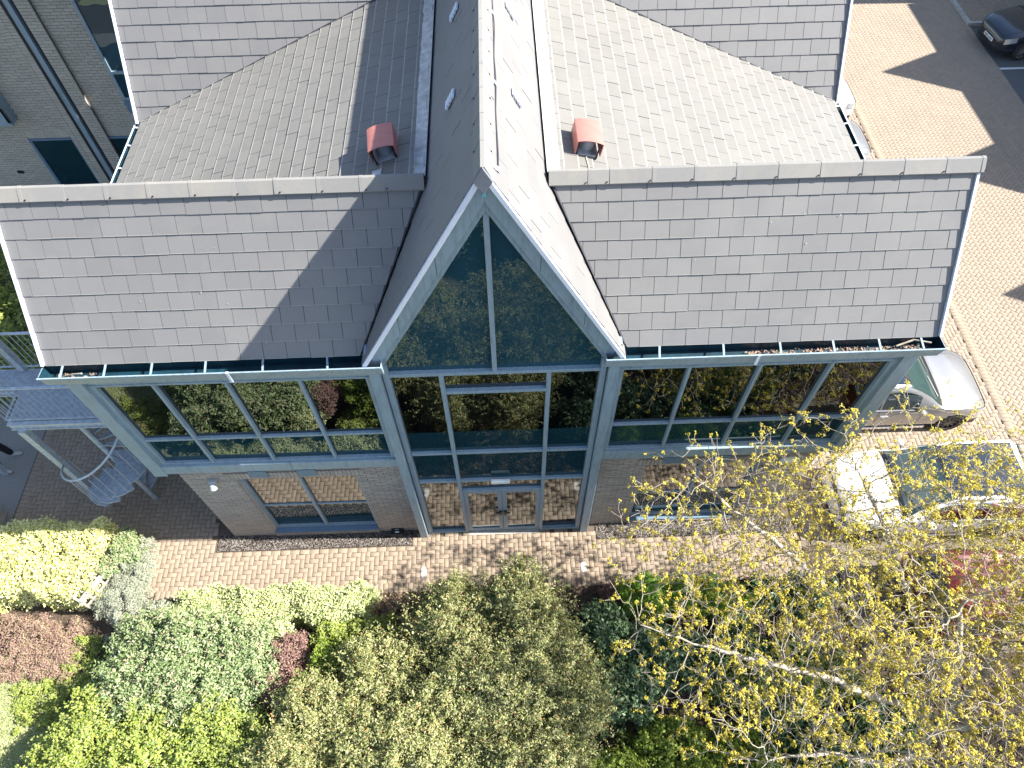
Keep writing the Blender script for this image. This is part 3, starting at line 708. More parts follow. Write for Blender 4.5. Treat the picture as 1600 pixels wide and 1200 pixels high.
# ---- ridge tiles
def ridge_tile(L, wdt, drop, th=.018, over=.0):
    """angular ridge tile along +X, centred at apex"""
    m = MB(); P = [(-wdt, -drop), (-.018, -.004), (.018, -.004), (wdt, -drop)]
    Q = [(-wdt-.004, -drop+th), (-.022, th+.004), (.022, th+.004), (wdt+.004, -drop+th)]
    for xx in (0, L): pass
    v = [(x, y, z) for x in (0, L) for y, z in P+Q[::-1]]
    n = 8; m.mesh(v, [tuple(range(n)), tuple(n+i for i in reversed(range(n)))]+[(i, n+i, n+(i+1) % n, (i+1) % n) for i in range(n)])
    # raised lap lip
    k = .004
    v = [(x, y*(1.04), z+k) for x in (L-.035, L+.012) for y, z in P+Q[::-1]]
    m.mesh(v, [tuple(range(n)), tuple(n+i for i in reversed(range(n)))]+[(i, n+i, n+(i+1) % n, (i+1) % n) for i in range(n)])
    return m
rt = ridge_tile(.53, .118, .135).me('ridge_tile', T['ridge'])
nail = MB(); nail.tube([(.47, -.105, -.102), (.47, -.119, -.09)], .010, 8); nailme = nail.me('fixing', T['dark'])
for sx in (-1, 1):
    x = .79
    k = 0
    while x < XW-.02:
        L = .28 if k == 1 else .535
        me = rt if L > .3 else ridge_tile(.27, .118, .135).me('ridge_tile', T['ridge'])
        if x+L > XW+.06: me = ridge_tile(XW+.06-x, .118, .135).me('ridge_tile', T['ridge'])
        o = link('ridge_tile', me, bld); o.location = (sx*x, YR, ZR+.055+random.uniform(-.003, .003)); o.rotation_euler = (random.uniform(-.01, .01), random.uniform(-.006, .006), 0)
        if sx < 0: o.scale = (-1, 1, 1)
        f = link('fixing', nailme, o)
        if L < .3: f.location = (-.27, 0, 0)
        x += L; k += 1
m = ridge_tile(.445, .10, .17).me('ridge_tile', T['ridge'])
y = -.24; k = 0
while y < 7.4:
    o = link('ridge_tile', m, bld); o.location = (0, y, ZA+.03+random.uniform(-.003, .003)); o.rotation_euler = (0, 0, math.pi/2)
    y += .45; k += 1
nb = MB()
for k in range(17):
    yy = -.24+.45*k+.40
    for sx in (-1, 1): nb.tube([(sx*.085, yy, ZA-.085), (sx*.096, yy, ZA-.078)], .008, 8)
nb.obj('ridge_fixings', T['dark'], bld, kind='stuff')
mdia = MB(); mdia.prism([(0, -.262, ZA+.06), (.105, -.262, ZA-.13), (0, -.262, ZA-.30), (-.105, -.262, ZA-.13)], (0, .03, 0)); mdia.obj('ridge_end_cap', mat_plain('grey_end_cap', (.17, .18, .21), .7), bld, bevel=.01)
mdia = MB(); mdia.box(-.02, .02, -.15, -.13, ZA-.42, ZA-.32); mdia.obj('cable_clip', mat_plain('turquoise_clip', (.10, .45, .5), .5), bld)
# ---- lead strips beside the steep roof, dark valleys
for sx in (-1, 1):
    N_ = 40; m = MB(); v = []
    for i in range(N_+1):
        yy = 1.30+(6.50-1.30)*i/N_
        xo = .965+random.uniform(-.008, .008)
        for xx, up in ((.775, .10), (.79, .030), (xo, .026), (xo+.002, .012)): v.append((sx*xx, yy, zside(xx)+up+random.uniform(-.003, .003)))
    f = [(i*4+j, i*4+j+1, i*4+j+5, i*4+j+4) for i in range(N_) for j in range(3)]
    m.mesh(v, f); m.obj('lead_flashing', T['lead'], bld, smooth=True, fix=False)
    # valley gutters: rear wing/side slope, steep roof/front slope
    m = MB(); m.bar((sx*6.26, YB0, ZE+.02), (sx*.78, 6.57, 8.68), .05, .01); m.obj('valley_gutter', T['underlay'], bld)
    m = MB(); m.bar((sx*1.86, -.01, 6.76), (sx*.80, 1.21, 8.72), .05, .01, (sx*.6, -.5, .6)); m.obj('valley_gutter', T['underlay'], bld)
    # verges
    m = MB(); m.bar((sx*6.295, -.04, ZE-.02), (sx*6.295, YR, ZR-.0), .035, .09, (0, -1, .6)); m.bar((sx*6.295, YR, ZR), (sx*6.295, YR*2, ZE), .035, .09, (0, 1, .6)); m.obj('verge_trim', T['white'], bld)
    m = MB(); m.bar((sx*6.36, YB0-.04, ZE-.02), (sx*6.36, yr2, zr2), .035, .09, (0, -1, .6)); m.obj('verge_trim', T['white'], bld)
    # side gutter
    m = MB(); x0 = 6.27; 
    for (a, za_, b, zb_, mi) in ((x0, 6.70, x0, 6.56, 1), (x0, 6.56, x0+.12, 6.55, 1), (x0+.12, 6.55, x0+.135, 6.71, 1), (x0+.15, 6.71, x0+.135, 6.53, 0), (x0+.135, 6.53, x0-.01, 6.54, 0)):
        m.poly([(sx*a, 2.5, za_), (sx*a, YB0-.02, za_), (sx*b, YB0-.02, zb_), (sx*b, 2.5, zb_)], mi)
    m.box(min(sx*(x0+.135), sx*(x0+.16)), max(sx*(x0+.135), sx*(x0+.16)), 2.5, YB0-.02, 6.69, 6.715)
    g = m.obj('gutter', [T['white'], T['gutter_in']], bld, fix=False)
    for yy in (2.8, 3.45, 4.1, 4.7, 5.2):
        m = MB(); m.bar((sx*(x0), yy, 6.71), (sx*(x0+.15), yy+.02, 6.72), .03, .008); m.obj('bracket', T['white'], g)
    # rear wing body + rear eave bits
m = MB(); m.box(-6.2, 6.2, 5.5, 10.4, 0, 6.6); m.obj('rear_wing_wall', T['brick_grey'], bld)
# ---- lightning conductor down the right of the ridge
m = MB(); pts = []
for i in range(30):
    yy = .06+i*.25; pts.append((.155+.008*math.sin(i*1.3)+random.uniform(-.003, .003), yy, ZA-GP*.155+.045+random.uniform(-.003, .003)))
m.tube(pts, .008, 6); lc = m.obj('lightning_conductor', T['wire'], bld)
for i in (0, 6, 12, 18, 24):
    p = pts[i]; m = MB(); m.box(-.04, .03, -.03, .03, -.01, .02); o = m.obj('clip', T['white'], lc); o.location = p; o.rotation_euler = (0, math.atan(GP)*.9, .5)
# ---- roof vent slates on the steep slopes
def vent_slate(sx, y, z):
    x = (ZA-z)/GP; U = Vector((0, 1, 0)); V = Vector((-sx, 0, GP)).normalized(); N = Vector((sx*GP, 0, 1)).normalized()
    m = MB(); O = Vector((sx*x, y, z))+N*.03
    for i in range(4):
        a = O+V*(i*.06); b = a+U*.16
        m.prism([a, b, b+V*.045+N*.0, a+V*.045+N*.0], N*(.025))
    m.obj('vent_slate', T['white'], bld)
for sx in (-1, 1):
    for y, z in ((1.85, 9.25), (3.75, 9.3)): vent_slate(sx, y, z)
# ---- red terracotta vent cowls
def cowl(sx, xx, yy):
    z = zside(xx)
    t = bpy.data.objects.new('roof_vent', None); C.objects.link(t); t.parent = bld; t.location = (sx*xx, yy, z+.02); t.rotation_euler = (0, sx*.20, -sx*.05+.06)
    m = MB(); n = 10; W_, Lh = .175, .24
    def arc(s, off, y): return [(s*W_*math.sin(a)/math.sin(.62), y, off+.275-(.17*(1-math.cos(a)))) for a in (-.62+1.24*k/n for k in range(n+1))]
    top0, top1 = arc(1, 0, -Lh), arc(1, 0, Lh); bot0, bot1 = arc(1, -.012, -Lh), arc(1, -.012, Lh)
    v = top0+top1+bot0+bot1; q = n+1; f = []
    for k in range(n):
        f += [(k, k+1, q+k+1, q+k), (2*q+k, 3*q+k, 3*q+k+1, 2*q+k+1), (k, 2*q+k, 2*q+k+1, k+1), (q+k, q+k+1, 3*q+k+1, 3*q+k)]
    m.mesh(v, f)
    for s in (-1, 1): m.box(s*W_-.006, s*W_+.006, -Lh, Lh, .05, .242)
    m.box(-W_, W_, Lh-.012, Lh, .02, .245)
    m.obj('cowl', T['cowl'], t, bevel=.003)
    m = MB(); m.tube([(0, -.03, -.02), (0, -.03, .20)], .105, 20); m.obj('duct', T['dirtywhite'], t, smooth=False)
    m = MB(); m.box(-.16, .16, -.2, .2, -.02, .03); m.obj('base_flashing', T['lead'], t)
    for s in (-1, 1): 
        m = MB(); m.box(s*.14-.008, s*.14+.008, -.22, -.20, -.02, .24); m.obj('stay', T['black'], t)
    return t
cowl(-1, 1.37, 2.12); cowl(1, 1.34, 2.08)
m = MB(); m.tube([(1.34, 1.85, zside(1.34)+.03), (1.37, 1.55, zside(1.37)+.03), (1.36, 1.3, zside(1.36)+.03)], .011, 6); m.obj('lead_cable', T['stone_white'], bld)
m = MB(); m.prism([(-1.56, 1.62, zside(1.56)+.035), (-1.42, 1.64, zside(1.42)+.035), (-1.40, 1.78, zside(1.40)+.035), (-1.54, 1.77, zside(1.54)+.035)], (0, 0, .004)); m.obj('loose_slate', T['lead'], bld)

# ================================================================== REAR BLOCK (left, behind)
rb = thing('office_block', 'long rear brick office wall with blue downpipe and dark windows, left of the roofs', 'building', (-10, 10, 0))
rb.location = (0, 0, 0)
YW = 10.0
holes = [(-12.08, -10.9, .9, 3.02), (-10.10, -9.0, .9, 3.02), (-13.2, -11.98, 3.64, 5.9), (-9.10, -7.0, 4.07, 7.2)]
m = MB(); m.box(-16, -6.36, YW, YW+.3, 0, 7.4)
rw = MB()
# mortar backing pieces around holes (simple: full slab, windows set proud of recess)
bw = m.obj('wall', T['mortar'], rb)
bl = brick_wall(-15.0, -6.4, .0, 7.35, YW, holes+[(-10.62, -10.30, 0, 7.4)], T['brick_grey'])
m = MB()
for x, z, L in bl:
    if z < .6: continue
    pr = 0
    if -10.30 <= x < -10.02: pr = .0
    m.box(x-L/2, x+L/2, YW-.025+random.uniform(-.002, .003), YW+.01, z, z+.065)
m.obj('brick', T['brick_grey'], bw, kind='stuff')
# projecting pier right of pipe, stepped brickwork
bl = brick_wall(-10.30, -9.98, .6, 7.35, YW, [], T['brick_grey']); m = MB()
m.box(-10.295, -9.985, YW-.10, YW-.026, .6, 7.4, 1)
for x, z, L in bl: m.box(x-L/2, x+L/2, YW-.125, YW-.09, z, z+.065)
bl = brick_wall(-11.0, -10.62, 3.1, 7.35, YW, [], T['brick_grey']);
m.box(-10.90, -10.625, YW-.10, YW-.026, .6, 7.4, 1)
for z in np.arange(.6, 7.3, .075): m.box(-10.90, -10.79, YW-.125, YW-.09, z, z+.065); m.box(-10.78, -10.62, YW-.125, YW-.09, z, z+.065)
m.obj('pier', [T['brick_grey'], T['mortar']], rb)
m = MB(); m.box(-10.62, -10.30, YW-.005, YW+.01, 0, 7.4, 1); m.box(-10.53, -10.40, YW-.13, YW-.01, 0, 7.4); m.obj('downpipe', [T['frame'], T['dark']], rb, bevel=.01)
for (a, b, z0, z1, tr) in ((-12.08, -10.9, .9, 3.02, None), (-10.10, -9.0, .9, 3.02, None), (-9.10, -7.0, 4.07, 7.2, 4.82)):
    m = MB(); m.box(a, a+.07, YW-.06, YW-.01, z0, z1); m.box(b-.07, b, YW-.06, YW-.01, z0, z1); m.box(a+.07, b-.07, YW-.055, YW-.01, z0, z0+.07); m.box(a+.07, b-.07, YW-.055, YW-.01, z1-.05, z1)
    if tr: m.box(a+.07, b-.07, YW-.07, YW-.01, tr-.035, tr+.035)
    f = m.obj('window', T['frame_dk'] if not tr else T['frame'], rb)
    m = MB(); m.box(a+.05, b-.05, YW-.03, YW-.02, z0+.05, z1-.03); m.obj('pane', T['teal'] if z0 < 2 else T['gable_glass'], f)
    if z0 > 2: m = MB(); m.box(a, b, YW-.08, YW-.01, z0-.35, z0); m.obj('apron_panel', T['frame_dk'], rb)
m = MB(); m.box(-13.2, -11.98, YW-.35, YW-.01, 3.64, 3.72); m.box(-13.2, -11.98, YW-.35, YW-.30, 3.72, 4.15); m.box(-12.06, -11.98, YW-.35, YW-.01, 3.72, 6.0); m.obj('bay_window', T['frame'], rb, bevel=.01)
m = MB(); m.box(-13.2, -12.07, YW-.31, YW-.3, 4.15, 6.0); m.obj('pane', T['teal'], rb)
for a, b in ((-12.05, -10.9), (-10.15, -8.95)):
    m = MB(); x = a
    while x < b: m.box(x, x+.065, YW-.03, YW+.01, 3.03, 3.245); x += .075
    m.obj('soldier_course', T['brick_grey'], rb, kind='stuff')
m = MB(); m.box(-12.95, -12.80, YW-.06, YW-.02, 1.95, 2.02); m.obj('air_vent', T['dark'], rb)
m = MB(); m.poly([(-16, YW-.5, 7.3), (-6.36, YW-.5, 7.3), (-6.36, YW+3, 11), (-16, YW+3, 11)]); m.poly([(-16, YW+3, 11), (-6.36, YW+3, 11), (-6.36, YW+6.5, 7.3), (-16, YW+6.5, 7.3)]); m.obj('roof', T['slate'], rb)

# ================================================================== NEIGHBOUR (outside the frame on the right; its gables throw the pointed shadows)
nb = thing('neighbour_office', 'brick office with pointed gables east of the car park, outside the picture', 'building', (0, 0, 0))
HX, HE, HP = 22.9, 6.35, 8.5
m = MB(); m.box(HX, HX+7, -8, 20.4, 0, HE); m.box(20.8, 31, 20.4, 30, 0, 8.0)
m.obj('wall', T['brick_grey'], nb)
m = MB(); m.prism([(HX-.35, 20.3, HE), (HX+7.3, 20.3, HE), (HX+3.5, 20.3, HE+3.0)], (0, -28.3, 0)); m.obj('roof', T['slate'], nb)
for yc in (16.0, 10.95, 5.9, .85, -4.2):
    m = MB(); m.prism([(HX-.4, yc-1.2, HE-.1), (HX-.4, yc+1.2, HE-.1), (HX-.4, yc, HP)], (3.5, 0, 0)); g = m.obj('gable', T['slate'], nb)
    m = MB(); m.prism([(HX-.43, yc-.8, HE-.05), (HX-.43, yc+.8, HE-.05), (HX-.43, yc, HP-.6)], (.02, 0, 0)); m.obj('gable_pane', T['gable_glass'], g)
for yc in np.arange(-6.5, 19, 2.5):
    for z0 in (.9, 3.9):
        m = MB(); m.box(HX-.03, HX-.0, yc-.7, yc+.7, z0, z0+1.7); f = m.obj('window', T['frame'], nb)
        m = MB(); m.box(HX-.045, HX-.03, yc-.62, yc+.62, z0+.07, z0+1.62); m.obj('pane', T['teal'], f)

# ================================================================== SPIRAL ESCAPE STAIR + LANDING
es = thing('escape_stair', 'galvanised steel landing with spiral escape stair at the left end of the building', 'staircase')
NX, NY, RR = -7.87, 1.02, .86
m = MB(); m.tube([(NX, NY, 0), (NX, NY, 3.5)], .055, 14); m.obj('newel_post', T['galv'], es, smooth=False)
th0, dth, z0 = -.07, -.44, 2.54
for k in range(-4, 12):
    z = z0-.2*k; a = th0+dth*k; a2 = a+.52
    if z < .1 or z > 3.45: continue
    m = MB(); pts = [(NX+.04*math.cos(a), NY+.04*math.sin(a)), (NX+RR*math.cos(a), NY+RR*math.sin(a)), (NX+RR*1.02*math.cos((a+a2)/2), NY+RR*1.02*math.sin((a+a2)/2)), (NX+RR*math.cos(a2), NY+RR*math.sin(a2)), (NX+.04*math.cos(a2), NY+.04*math.sin(a2))]
    m.prism([(x, y, z-.035) for x, y in pts], (0, 0, .035)); tr = m.obj('tread', T['galv_dk'], es, bevel=.004)
    for aa in (a+.10, a+.36):
        if k > 7: continue
        bx, by = NX+(RR-.02)*math.cos(aa), NY+(RR-.02)*math.sin(aa)
        m = MB(); m.tube([(bx, by, z-.02), (bx, by, z+.98-(aa-a)/.44*-.0)], .0075, 6); m.obj('baluster', T['galv'], tr)
pts = []; 
for i in range(66):
    k = -.6+i*.245; a = th0+dth*k; z = z0-.2*k+1.0
    if k > 6.6: break
    pts.append((NX+RR*math.cos(a+.1), NY+RR*math.sin(a+.1), z))
m = MB(); m.tube(pts, .022, 8); m.obj('handrail', T['galv'], es, smooth=True)
ZL = 3.62
m = MB(); m.box(-9.0, -6.2, 1.0, 2.12, ZL-.04, ZL); m.box(-11.6, -9.0, 1.55, 2.12, ZL-.04, ZL); m.obj('deck_plate', T['galv_dk'], es)
m = MB()
m.box(-9.05, -6.2, .93, .985, ZL-.20, ZL-.02); m.box(-9.05, -6.2, .90, .93, ZL-.20, ZL-.175); m.box(-9.05, -6.2, .90, .93, ZL-.045, ZL-.02)
m.box(-9.05, -9.0, .985, 2.1, ZL-.2, ZL-.02); m.box(-11.6, -6.2, 2.12, 2.17, ZL-.2, ZL-.02)
m.obj('edge_beam', T['galv'], es)
m = MB(); m.box(-8.93, -8.80, .84, .97, .012, ZL-.2); m.box(-8.97, -8.76, .80, 1.01, 0, .012); m.obj('column', T['galv'], es, bevel=.006)
m = MB(); m.box(-9.22, -9.10, 2.10, 2.22, .0, 4.9); m.obj('column', T['galv'], es, bevel=.006)
def rail(p0, p1, name):
    p0, p1 = Vector(p0), Vector(p1); L = (p1-p0).length; n = int(L/.112); H_ = 1.10
    m = MB(); m.bar(p0+Vector((0, 0, H_)), p1+Vector((0, 0, H_)), .045, .03); m.bar(p0+Vector((0, 0, .09)), p1+Vector((0, 0, .09)), .035, .012)
    r = m.obj(name, T['galv'], es)
    for i in range(n+1):
        q = p0.lerp(p1, i/n); m = MB(); m.tube([q+Vector((0, 0, .09)), q+Vector((0, 0, H_))], .0075, 6); m.obj('baluster', T['galv'], r)
rail((-9.02, .96, ZL), (-6.25, .96, ZL), 'railing'); rail((-9.15, 2.16, ZL), (-6.25, 2.16, ZL), 'railing'); rail((-9.02, .98, ZL), (-9.02, 1.55, ZL), 'railing'); rail((-11.6, 2.16, ZL), (-9.2, 2.16, ZL), 'railing'); rail((-11.6, 1.55, ZL), (-9.05, 1.55, ZL), 'railing')
m = MB(); m.box(-11.6, -11.48, 1.75, 1.87, 0, ZL-.2); m.obj('column', T['galv'], es)

# ================================================================== CARS
def catmull(P, t):
    n = len(P)-1; t = min(max(t, 0), n-1e-6); i = int(t); f = t-i
    p0, p1, p2, p3 = P[max(i-1, 0)], P[i], P[i+1], P[min(i+2, n)]
    return .5*((2*p1)+(-p0+p2)*f+(2*p0-5*p1+4*p2-p3)*f*f+(-p0+3*p1-3*p2+p3)*f**3)
def weld(me):
    import bmesh
    b = bmesh.new(); b.from_mesh(me); bmesh.ops.remove_doubles(b, verts=b.verts, dist=2e-4); bmesh.ops.recalc_face_normals(b, faces=b.faces); b.to_mesh(me); b.free()
def car(name, label, L, W, H, body_mat, loc, rz, pan=False, wheel='alloy', plate=True, dark_front=True):
    """hatch/SUV, nose toward +X, built by lofting sections"""
    t = thing(name, label, 'car', loc, rz)
    hw = W/2; h = H
    # stations x fraction (rear 0 .. front 1): list of half-sections (y,z) x7
    def sec(w_, zs, zb, wr, zr_, zc, bump_=1.0):
        return [(w_*.90, zs), (w_*.985, zs+(zb-zs)*.22), (w_*1.0, zs+(zb-zs)*.60), (w_*.955, zb), (wr*w_, zr_), (wr*w_*.62, zc-.012), (0, zc)]
    st = [
     (0.000, sec(hw*.80, .42, .80, .80, .86, .88)),
     (0.018, sec(hw*.93, .30, .98, .82, 1.06, 1.08)),
     (0.060, sec(hw*.985, .24, .99, .78, h*.86, h*.875)),
     (0.130, sec(hw*1.0, .22, .985, .74, h*.955, h*.975)),
     (0.250, sec(hw*1.0, .21, .975, .735, h*.975, h*.998)),
     (0.400, sec(hw*.99, .21, .955, .74, h*.972, h)),
     (0.520, sec(hw*.985, .21, .94, .735, h*.94, h*.975)),
     (0.640, sec(hw*.985, .21, .925, .80, h*.755, h*.795)),
     (0.725, sec(hw*.99, .21, .905, .90, .965, 1.035)),
     (0.850, sec(hw*.975, .22, .845, .86, .90, .965)),
     (0.940, sec(hw*.885, .22, .76, .84, .80, .86)),
     (0.985, sec(hw*.72, .24, .64, .84, .69, .72)),
     (1.000, sec(hw*.52, .30, .52, .84, .55, .57))]
    X = np.array([s[0] for s in st])*L-L/2; S = np.array([s[1] for s in st])
    nu = len(st)-1
    def P(u, v, off=0.0):
        # u in station index, v in 0..6 mirrored by sign
        row = np.stack([catmull(S[:, j, :], u) for j in range(7)]); p = catmull(row, abs(v)); x = catmull(X, u)
        q = np.array([x, p[0]*(1 if v >= 0 else -1), p[1]])
        return q
    def grid(u0, u1, v0, v1, nu_, nv_):
        us = np.linspace(u0, u1, nu_+1); vv = np.linspace(v0, v1, nv_+1)
        rows = []
        for u in us:
            xr = catmull(X, u); row = np.stack([catmull(S[:, j, :], u) for j in range(7)])
            rows.append([(xr, *catmull(row, v)) for v in vv])
        return np.array(rows)
    wr_, wx = .335, (-L*.30, L*.315)
    # ---- body
    V = []; F = []; nU, nV = 96, 42
    G = grid(0, nu, 0, 6, nU, nV)
    G2 = np.array(G)
    # wheel arch snapping
    for side in (1, -1):
        base = len(V)
        for i in range(nU+1):
            for j in range(nV+1):
                x, y, z = G2[i, j]
                for cx in wx:
                    dd = math.hypot(x-cx, z-wr_)
                    if y > hw*.6 and z < .8 and abs(dd-(wr_+.05)) < .03 and dd > 1e-3:
                        s_ = (wr_+.05)/dd; x = cx+(x-cx)*s_; z = wr_+(z-wr_)*s_
                V.append((x, y*side, z))
        for i in range(nU):
            for j in range(nV):
                q = G2[i:i+2, j:j+2].reshape(-1, 3).mean(0)
                if q[1] > hw*.6 and any(math.hypot(q[0]-cx, q[2]-wr_) < wr_+.045 for cx in wx): continue
                a, b, c, d = base+i*(nV+1)+j, base+(i+1)*(nV+1)+j, base+(i+1)*(nV+1)+j+1, base+i*(nV+1)+j+1
                F.append((a, b, c, d) if side == 1 else (d, c, b, a))
    m = MB(); m.v = V; m.f = F; m.m = [0]*len(F)
    body = m.obj('body', body_mat, t, smooth=True, fix=False); weld(body.data)
    # end caps + underbody + arch liners
    m = MB()
    for ui in (0, nU):
        ring = [tuple(G2[ui, j]) for j in range(nV+1)]+[(x, -y, z) for x, y, z in G2[ui, ::-1]]
        m = MB(); m.poly(ring); m.obj('end_panel', body_mat, t)
    m = MB(); m.box(-L*.47, L*.46, -hw*.86, hw*.86, .17, .34); m.obj('underbody', T['black'], t)
    # patches offset outward
    def patch(nm, mt, u0, u1, v0, v1, off=.006, par=t, both=True, nu_=10, nv_=8):
        G = grid(u0, u1, v0, v1, nu_, nv_); du = np.gradient(G, axis=0); dv = np.gradient(G, axis=1); N = np.cross(du, dv); N /= np.linalg.norm(N, axis=2, keepdims=True)+1e-9
        N[(N[..., 1] < -.3)] *= -1
        N[(N[..., 2] < -.5)] *= -1
        G = G+N*off; objs = []
        sides = (1, -1) if both else (1,)
        mm = MB()
        for s_ in sides:
            base = len(mm.v); mm.v += [(x, y*s_, z) for x, y, z in G.reshape(-1, 3)]
            for i in range(nu_):
                for j in range(nv_):
                    a = base+i*(nv_+1)+j; mm.f.append((a, a+nv_+1, a+nv_+2, a+1)); mm.m.append(0)
        o_ = mm.obj(nm, mt, par, smooth=True, fix=False); weld(o_.data); return o_
    patch('windscreen', T['screen'], 6.0, 7.75, 4.12, 6, .008)
    patch('windscreen_border', T['black'], 5.86, 6.06, 4.12, 6, .007)
    patch('rear_window', T['carglass'], 1.12, 2.5, 4.15, 6, .008)
    if pan: patch('roof_glass', T['panroof'], 3.0, 5.85, 4.3, 6, .007)
    for s_ in (1, -1):
        for (a, b, nm) in ((2.7, 3.75, 'rear_side_window'), (3.85, 5.0, 'rear_door_window'), (5.1, 6.6, 'front_door_window')):
            G = grid(a, b, 3.10, 3.86 if b < 6 else 3.82, 8, 5); mm = MB()
            mm.v = [(x, (y+.007)*s_, z+.002) for x, y, z in G.reshape(-1, 3)]
            for i in range(8):
                for j in range(5): q = i*6+j; mm.f.append((q, q+6, q+7, q+1)); mm.m.append(0)
            mm.obj(nm, T['carglass'], t, smooth=True, fix=False)
        # trim line, handle, mirror, sill
        mm = MB(); mm.tube([tuple(P(u, 3.03)*np.array([1, s_, 1])+np.array([0, .008*s_, 0])) for u in np.linspace(2.7, 6.9, 14)], .009, 6); mm.obj('window_trim', T['chrome'], t, smooth=True)
        for u in (3.9, 5.15):
            p = P(u, 2.45); mm = MB(); mm.box(p[0]-.01, p[0]+.17, min(s_*(p[1]-.01), s_*(p[1]+.03)), max(s_*(p[1]-.01), s_*(p[1]+.03)), p[2], p[2]+.03); mm.obj('door_handle', body_mat, t, bevel=.006)
        for u in (3.8, 5.05, 6.9):
            mm = MB(); mm.tube([tuple(P(u, v)*np.array([1, s_, 1])+np.array([0, .001*s_, 0])) for v in np.linspace(.3, 3.0, 8)], .005, 4); mm.obj('door_gap', T['black'], t)
        p = P(6.55, 3.1); mm = MB(); n = 12
        for (dx, sc) in ((-.05, .75), (0, 1), (.09, .55)):
            mm.v += [(p[0]+.05+dx, s_*(p[1]+.14+.09*sc*math.cos(q*6.283/n)), p[2]+.06+.065*sc*math.sin(q*6.283/n)) for q in range(n)]
        for r_ in range(2):
            for q in range(n): mm.f.append((r_*n+q, r_*n+(q+1) % n, (r_+1)*n+(q+1) % n, (r_+1)*n+q)); mm.m.append(0)
        mm.f.append(tuple(range(n))); mm.m.append(0); mm.f.append(tuple(2*n+q for q in range(n))); mm.m.append(0)
        mr = mm.obj('mirror', body_mat, t, smooth=True); mm = MB(); mm.box(p[0]+.01, p[0]+.07, min(s_*p[1]*.97, s_*(p[1]+.08)), max(s_*p[1]*.97, s_*(p[1]+.08)), p[2]-.0, p[2]+.04); mm.obj('mirror_arm', T['black'], mr)
        # lamps
        G = None
        mm = MB(); us = np.linspace(9.55, 10.75, 8)
        a_ = [P(u, 3.05+.15*(u-9.5)) for u in us]; b_ = [P(u, 2.35-.1*(u-9.5)) for u in us]
        mm.v = [(q[0]+.012, s_*(q[1]+.010), q[2]+.006) for q in a_]+[(q[0]+.012, s_*(q[1]+.010), q[2]) for q in b_]
        for i in range(7): mm.f.append((i, i+1, 8+i+1, 8+i)); mm.m.append(0)
        mm.obj('headlight', T['lens'], t, smooth=True, fix=False)
        mm = MB(); us = np.linspace(.15, 1.6, 8)
        a_ = [P(u, 3.0) for u in us]; b_ = [P(u, 2.2) for u in us]
        mm.v = [(q[0]-.010, s_*(q[1]+.012), q[2]+.004) for q in a_]+[(q[0]-.010, s_*(q[1]+.012), q[2]) for q in b_]
        for i in range(7): mm.f.append((i, i+1, 8+i+1, 8+i)); mm.m.append(0)
        mm.obj('tail_light', T['red'], t, smooth=True, fix=False)
        mm = MB(); mm.box(-L*.19, L*.2, min(s_*hw*.88, s_*hw*.965), max(s_*hw*.88, s_*hw*.965), .16, .235); mm.obj('side_sill', T['chrome' if pan else 'black'], t, bevel=.01)
        if pan: mm = MB(); mm.tube([tuple(P(u, 4.02)*np.array([1, s_, 1])+np.array([0, 0, .02])) for u in np.linspace(2.9, 5.6, 10)], .014, 6); mm.obj('roof_rail', body_mat, t, smooth=True)
        for cx in wx:
            # tyre, rim, spokes
            mm = MB(); n = 28; prof = [(hw-.21, .20), (hw-.22, wr_-.02), (hw-.19, wr_), (hw-.04, wr_), (hw-.012, wr_-.025), (hw-.015, wr_*.70), (hw-.05, wr_*.68)]
            for yy, r_ in prof: mm.v += [(cx+r_*math.cos(q*6.2832/n), s_*yy, wr_+r_*math.sin(q*6.2832/n)) for q in range(n)]
            for a in range(len(prof)-1):
                for q in range(n): mm.f.append((a*n+q, a*n+(q+1) % n, (a+1)*n+(q+1) % n, (a+1)*n+q)); mm.m.append(0)
            wh = mm.obj('wheel', T['tyre'], t, smooth=True)
            mm = MB(); mm.v = [(cx+wr_*.66*math.cos(q*6.2832/n), s_*(hw-.085), wr_+wr_*.66*math.sin(q*6.2832/n)) for q in range(n)]; mm.f = [tuple(range(n))]; mm.m = [0]; mm.obj('brake_disc', T['black'], wh)
            mm = MB(); ns = 10
            for q in range(ns):
                a = q*6.2832/ns; d = Vector((math.cos(a), 0, math.sin(a))); c0 = Vector((cx, s_*(hw-.045), wr_)); mm.bar(c0+d*.04, c0+d*wr_*.69, .045, .02, (0, 1, 0), 0, .026, .02)
            for q in range(n):
                a, b = q*6.2832/n, (q+1)*6.2832/n; mm.bar((cx+wr_*.68*math.cos(a), s_*(hw-.03), wr_+wr_*.68*math.sin(a)), (cx+wr_*.68*math.cos(b), s_*(hw-.03), wr_+wr_*.68*math.sin(b)), .03, .02)
            mm.tube([(cx, s_*(hw-.06), wr_), (cx, s_*(hw-.03), wr_)], .06, 14)
            mm.obj('rim', T[wheel], wh)
            mm = MB(); mm.v = []; n = 20
            for yy in (hw*.55, hw*.955): mm.v += [(cx+(wr_+.052)*math.cos(q*math.pi/n-.0), s_*yy, wr_+(wr_+.052)*math.sin(q*math.pi/n)) for q in range(n+1)]
            for q in range(n): mm.f.append((q, q+1, n+1+q+1, n+1+q)); mm.m.append(0)
            mm.f.append(tuple(range(n+1))); mm.m.append(0)
            mm.obj('wheel_arch', T['black'], t, fix=False)
    # front grille, bumper grille, plates, wipers
    f = [P(u, v) for u, v in ((11.4, 3), (11.4, 1.2))]; xf = L/2
    mm = MB(); us = np.linspace(10.9, 11.6, 6)
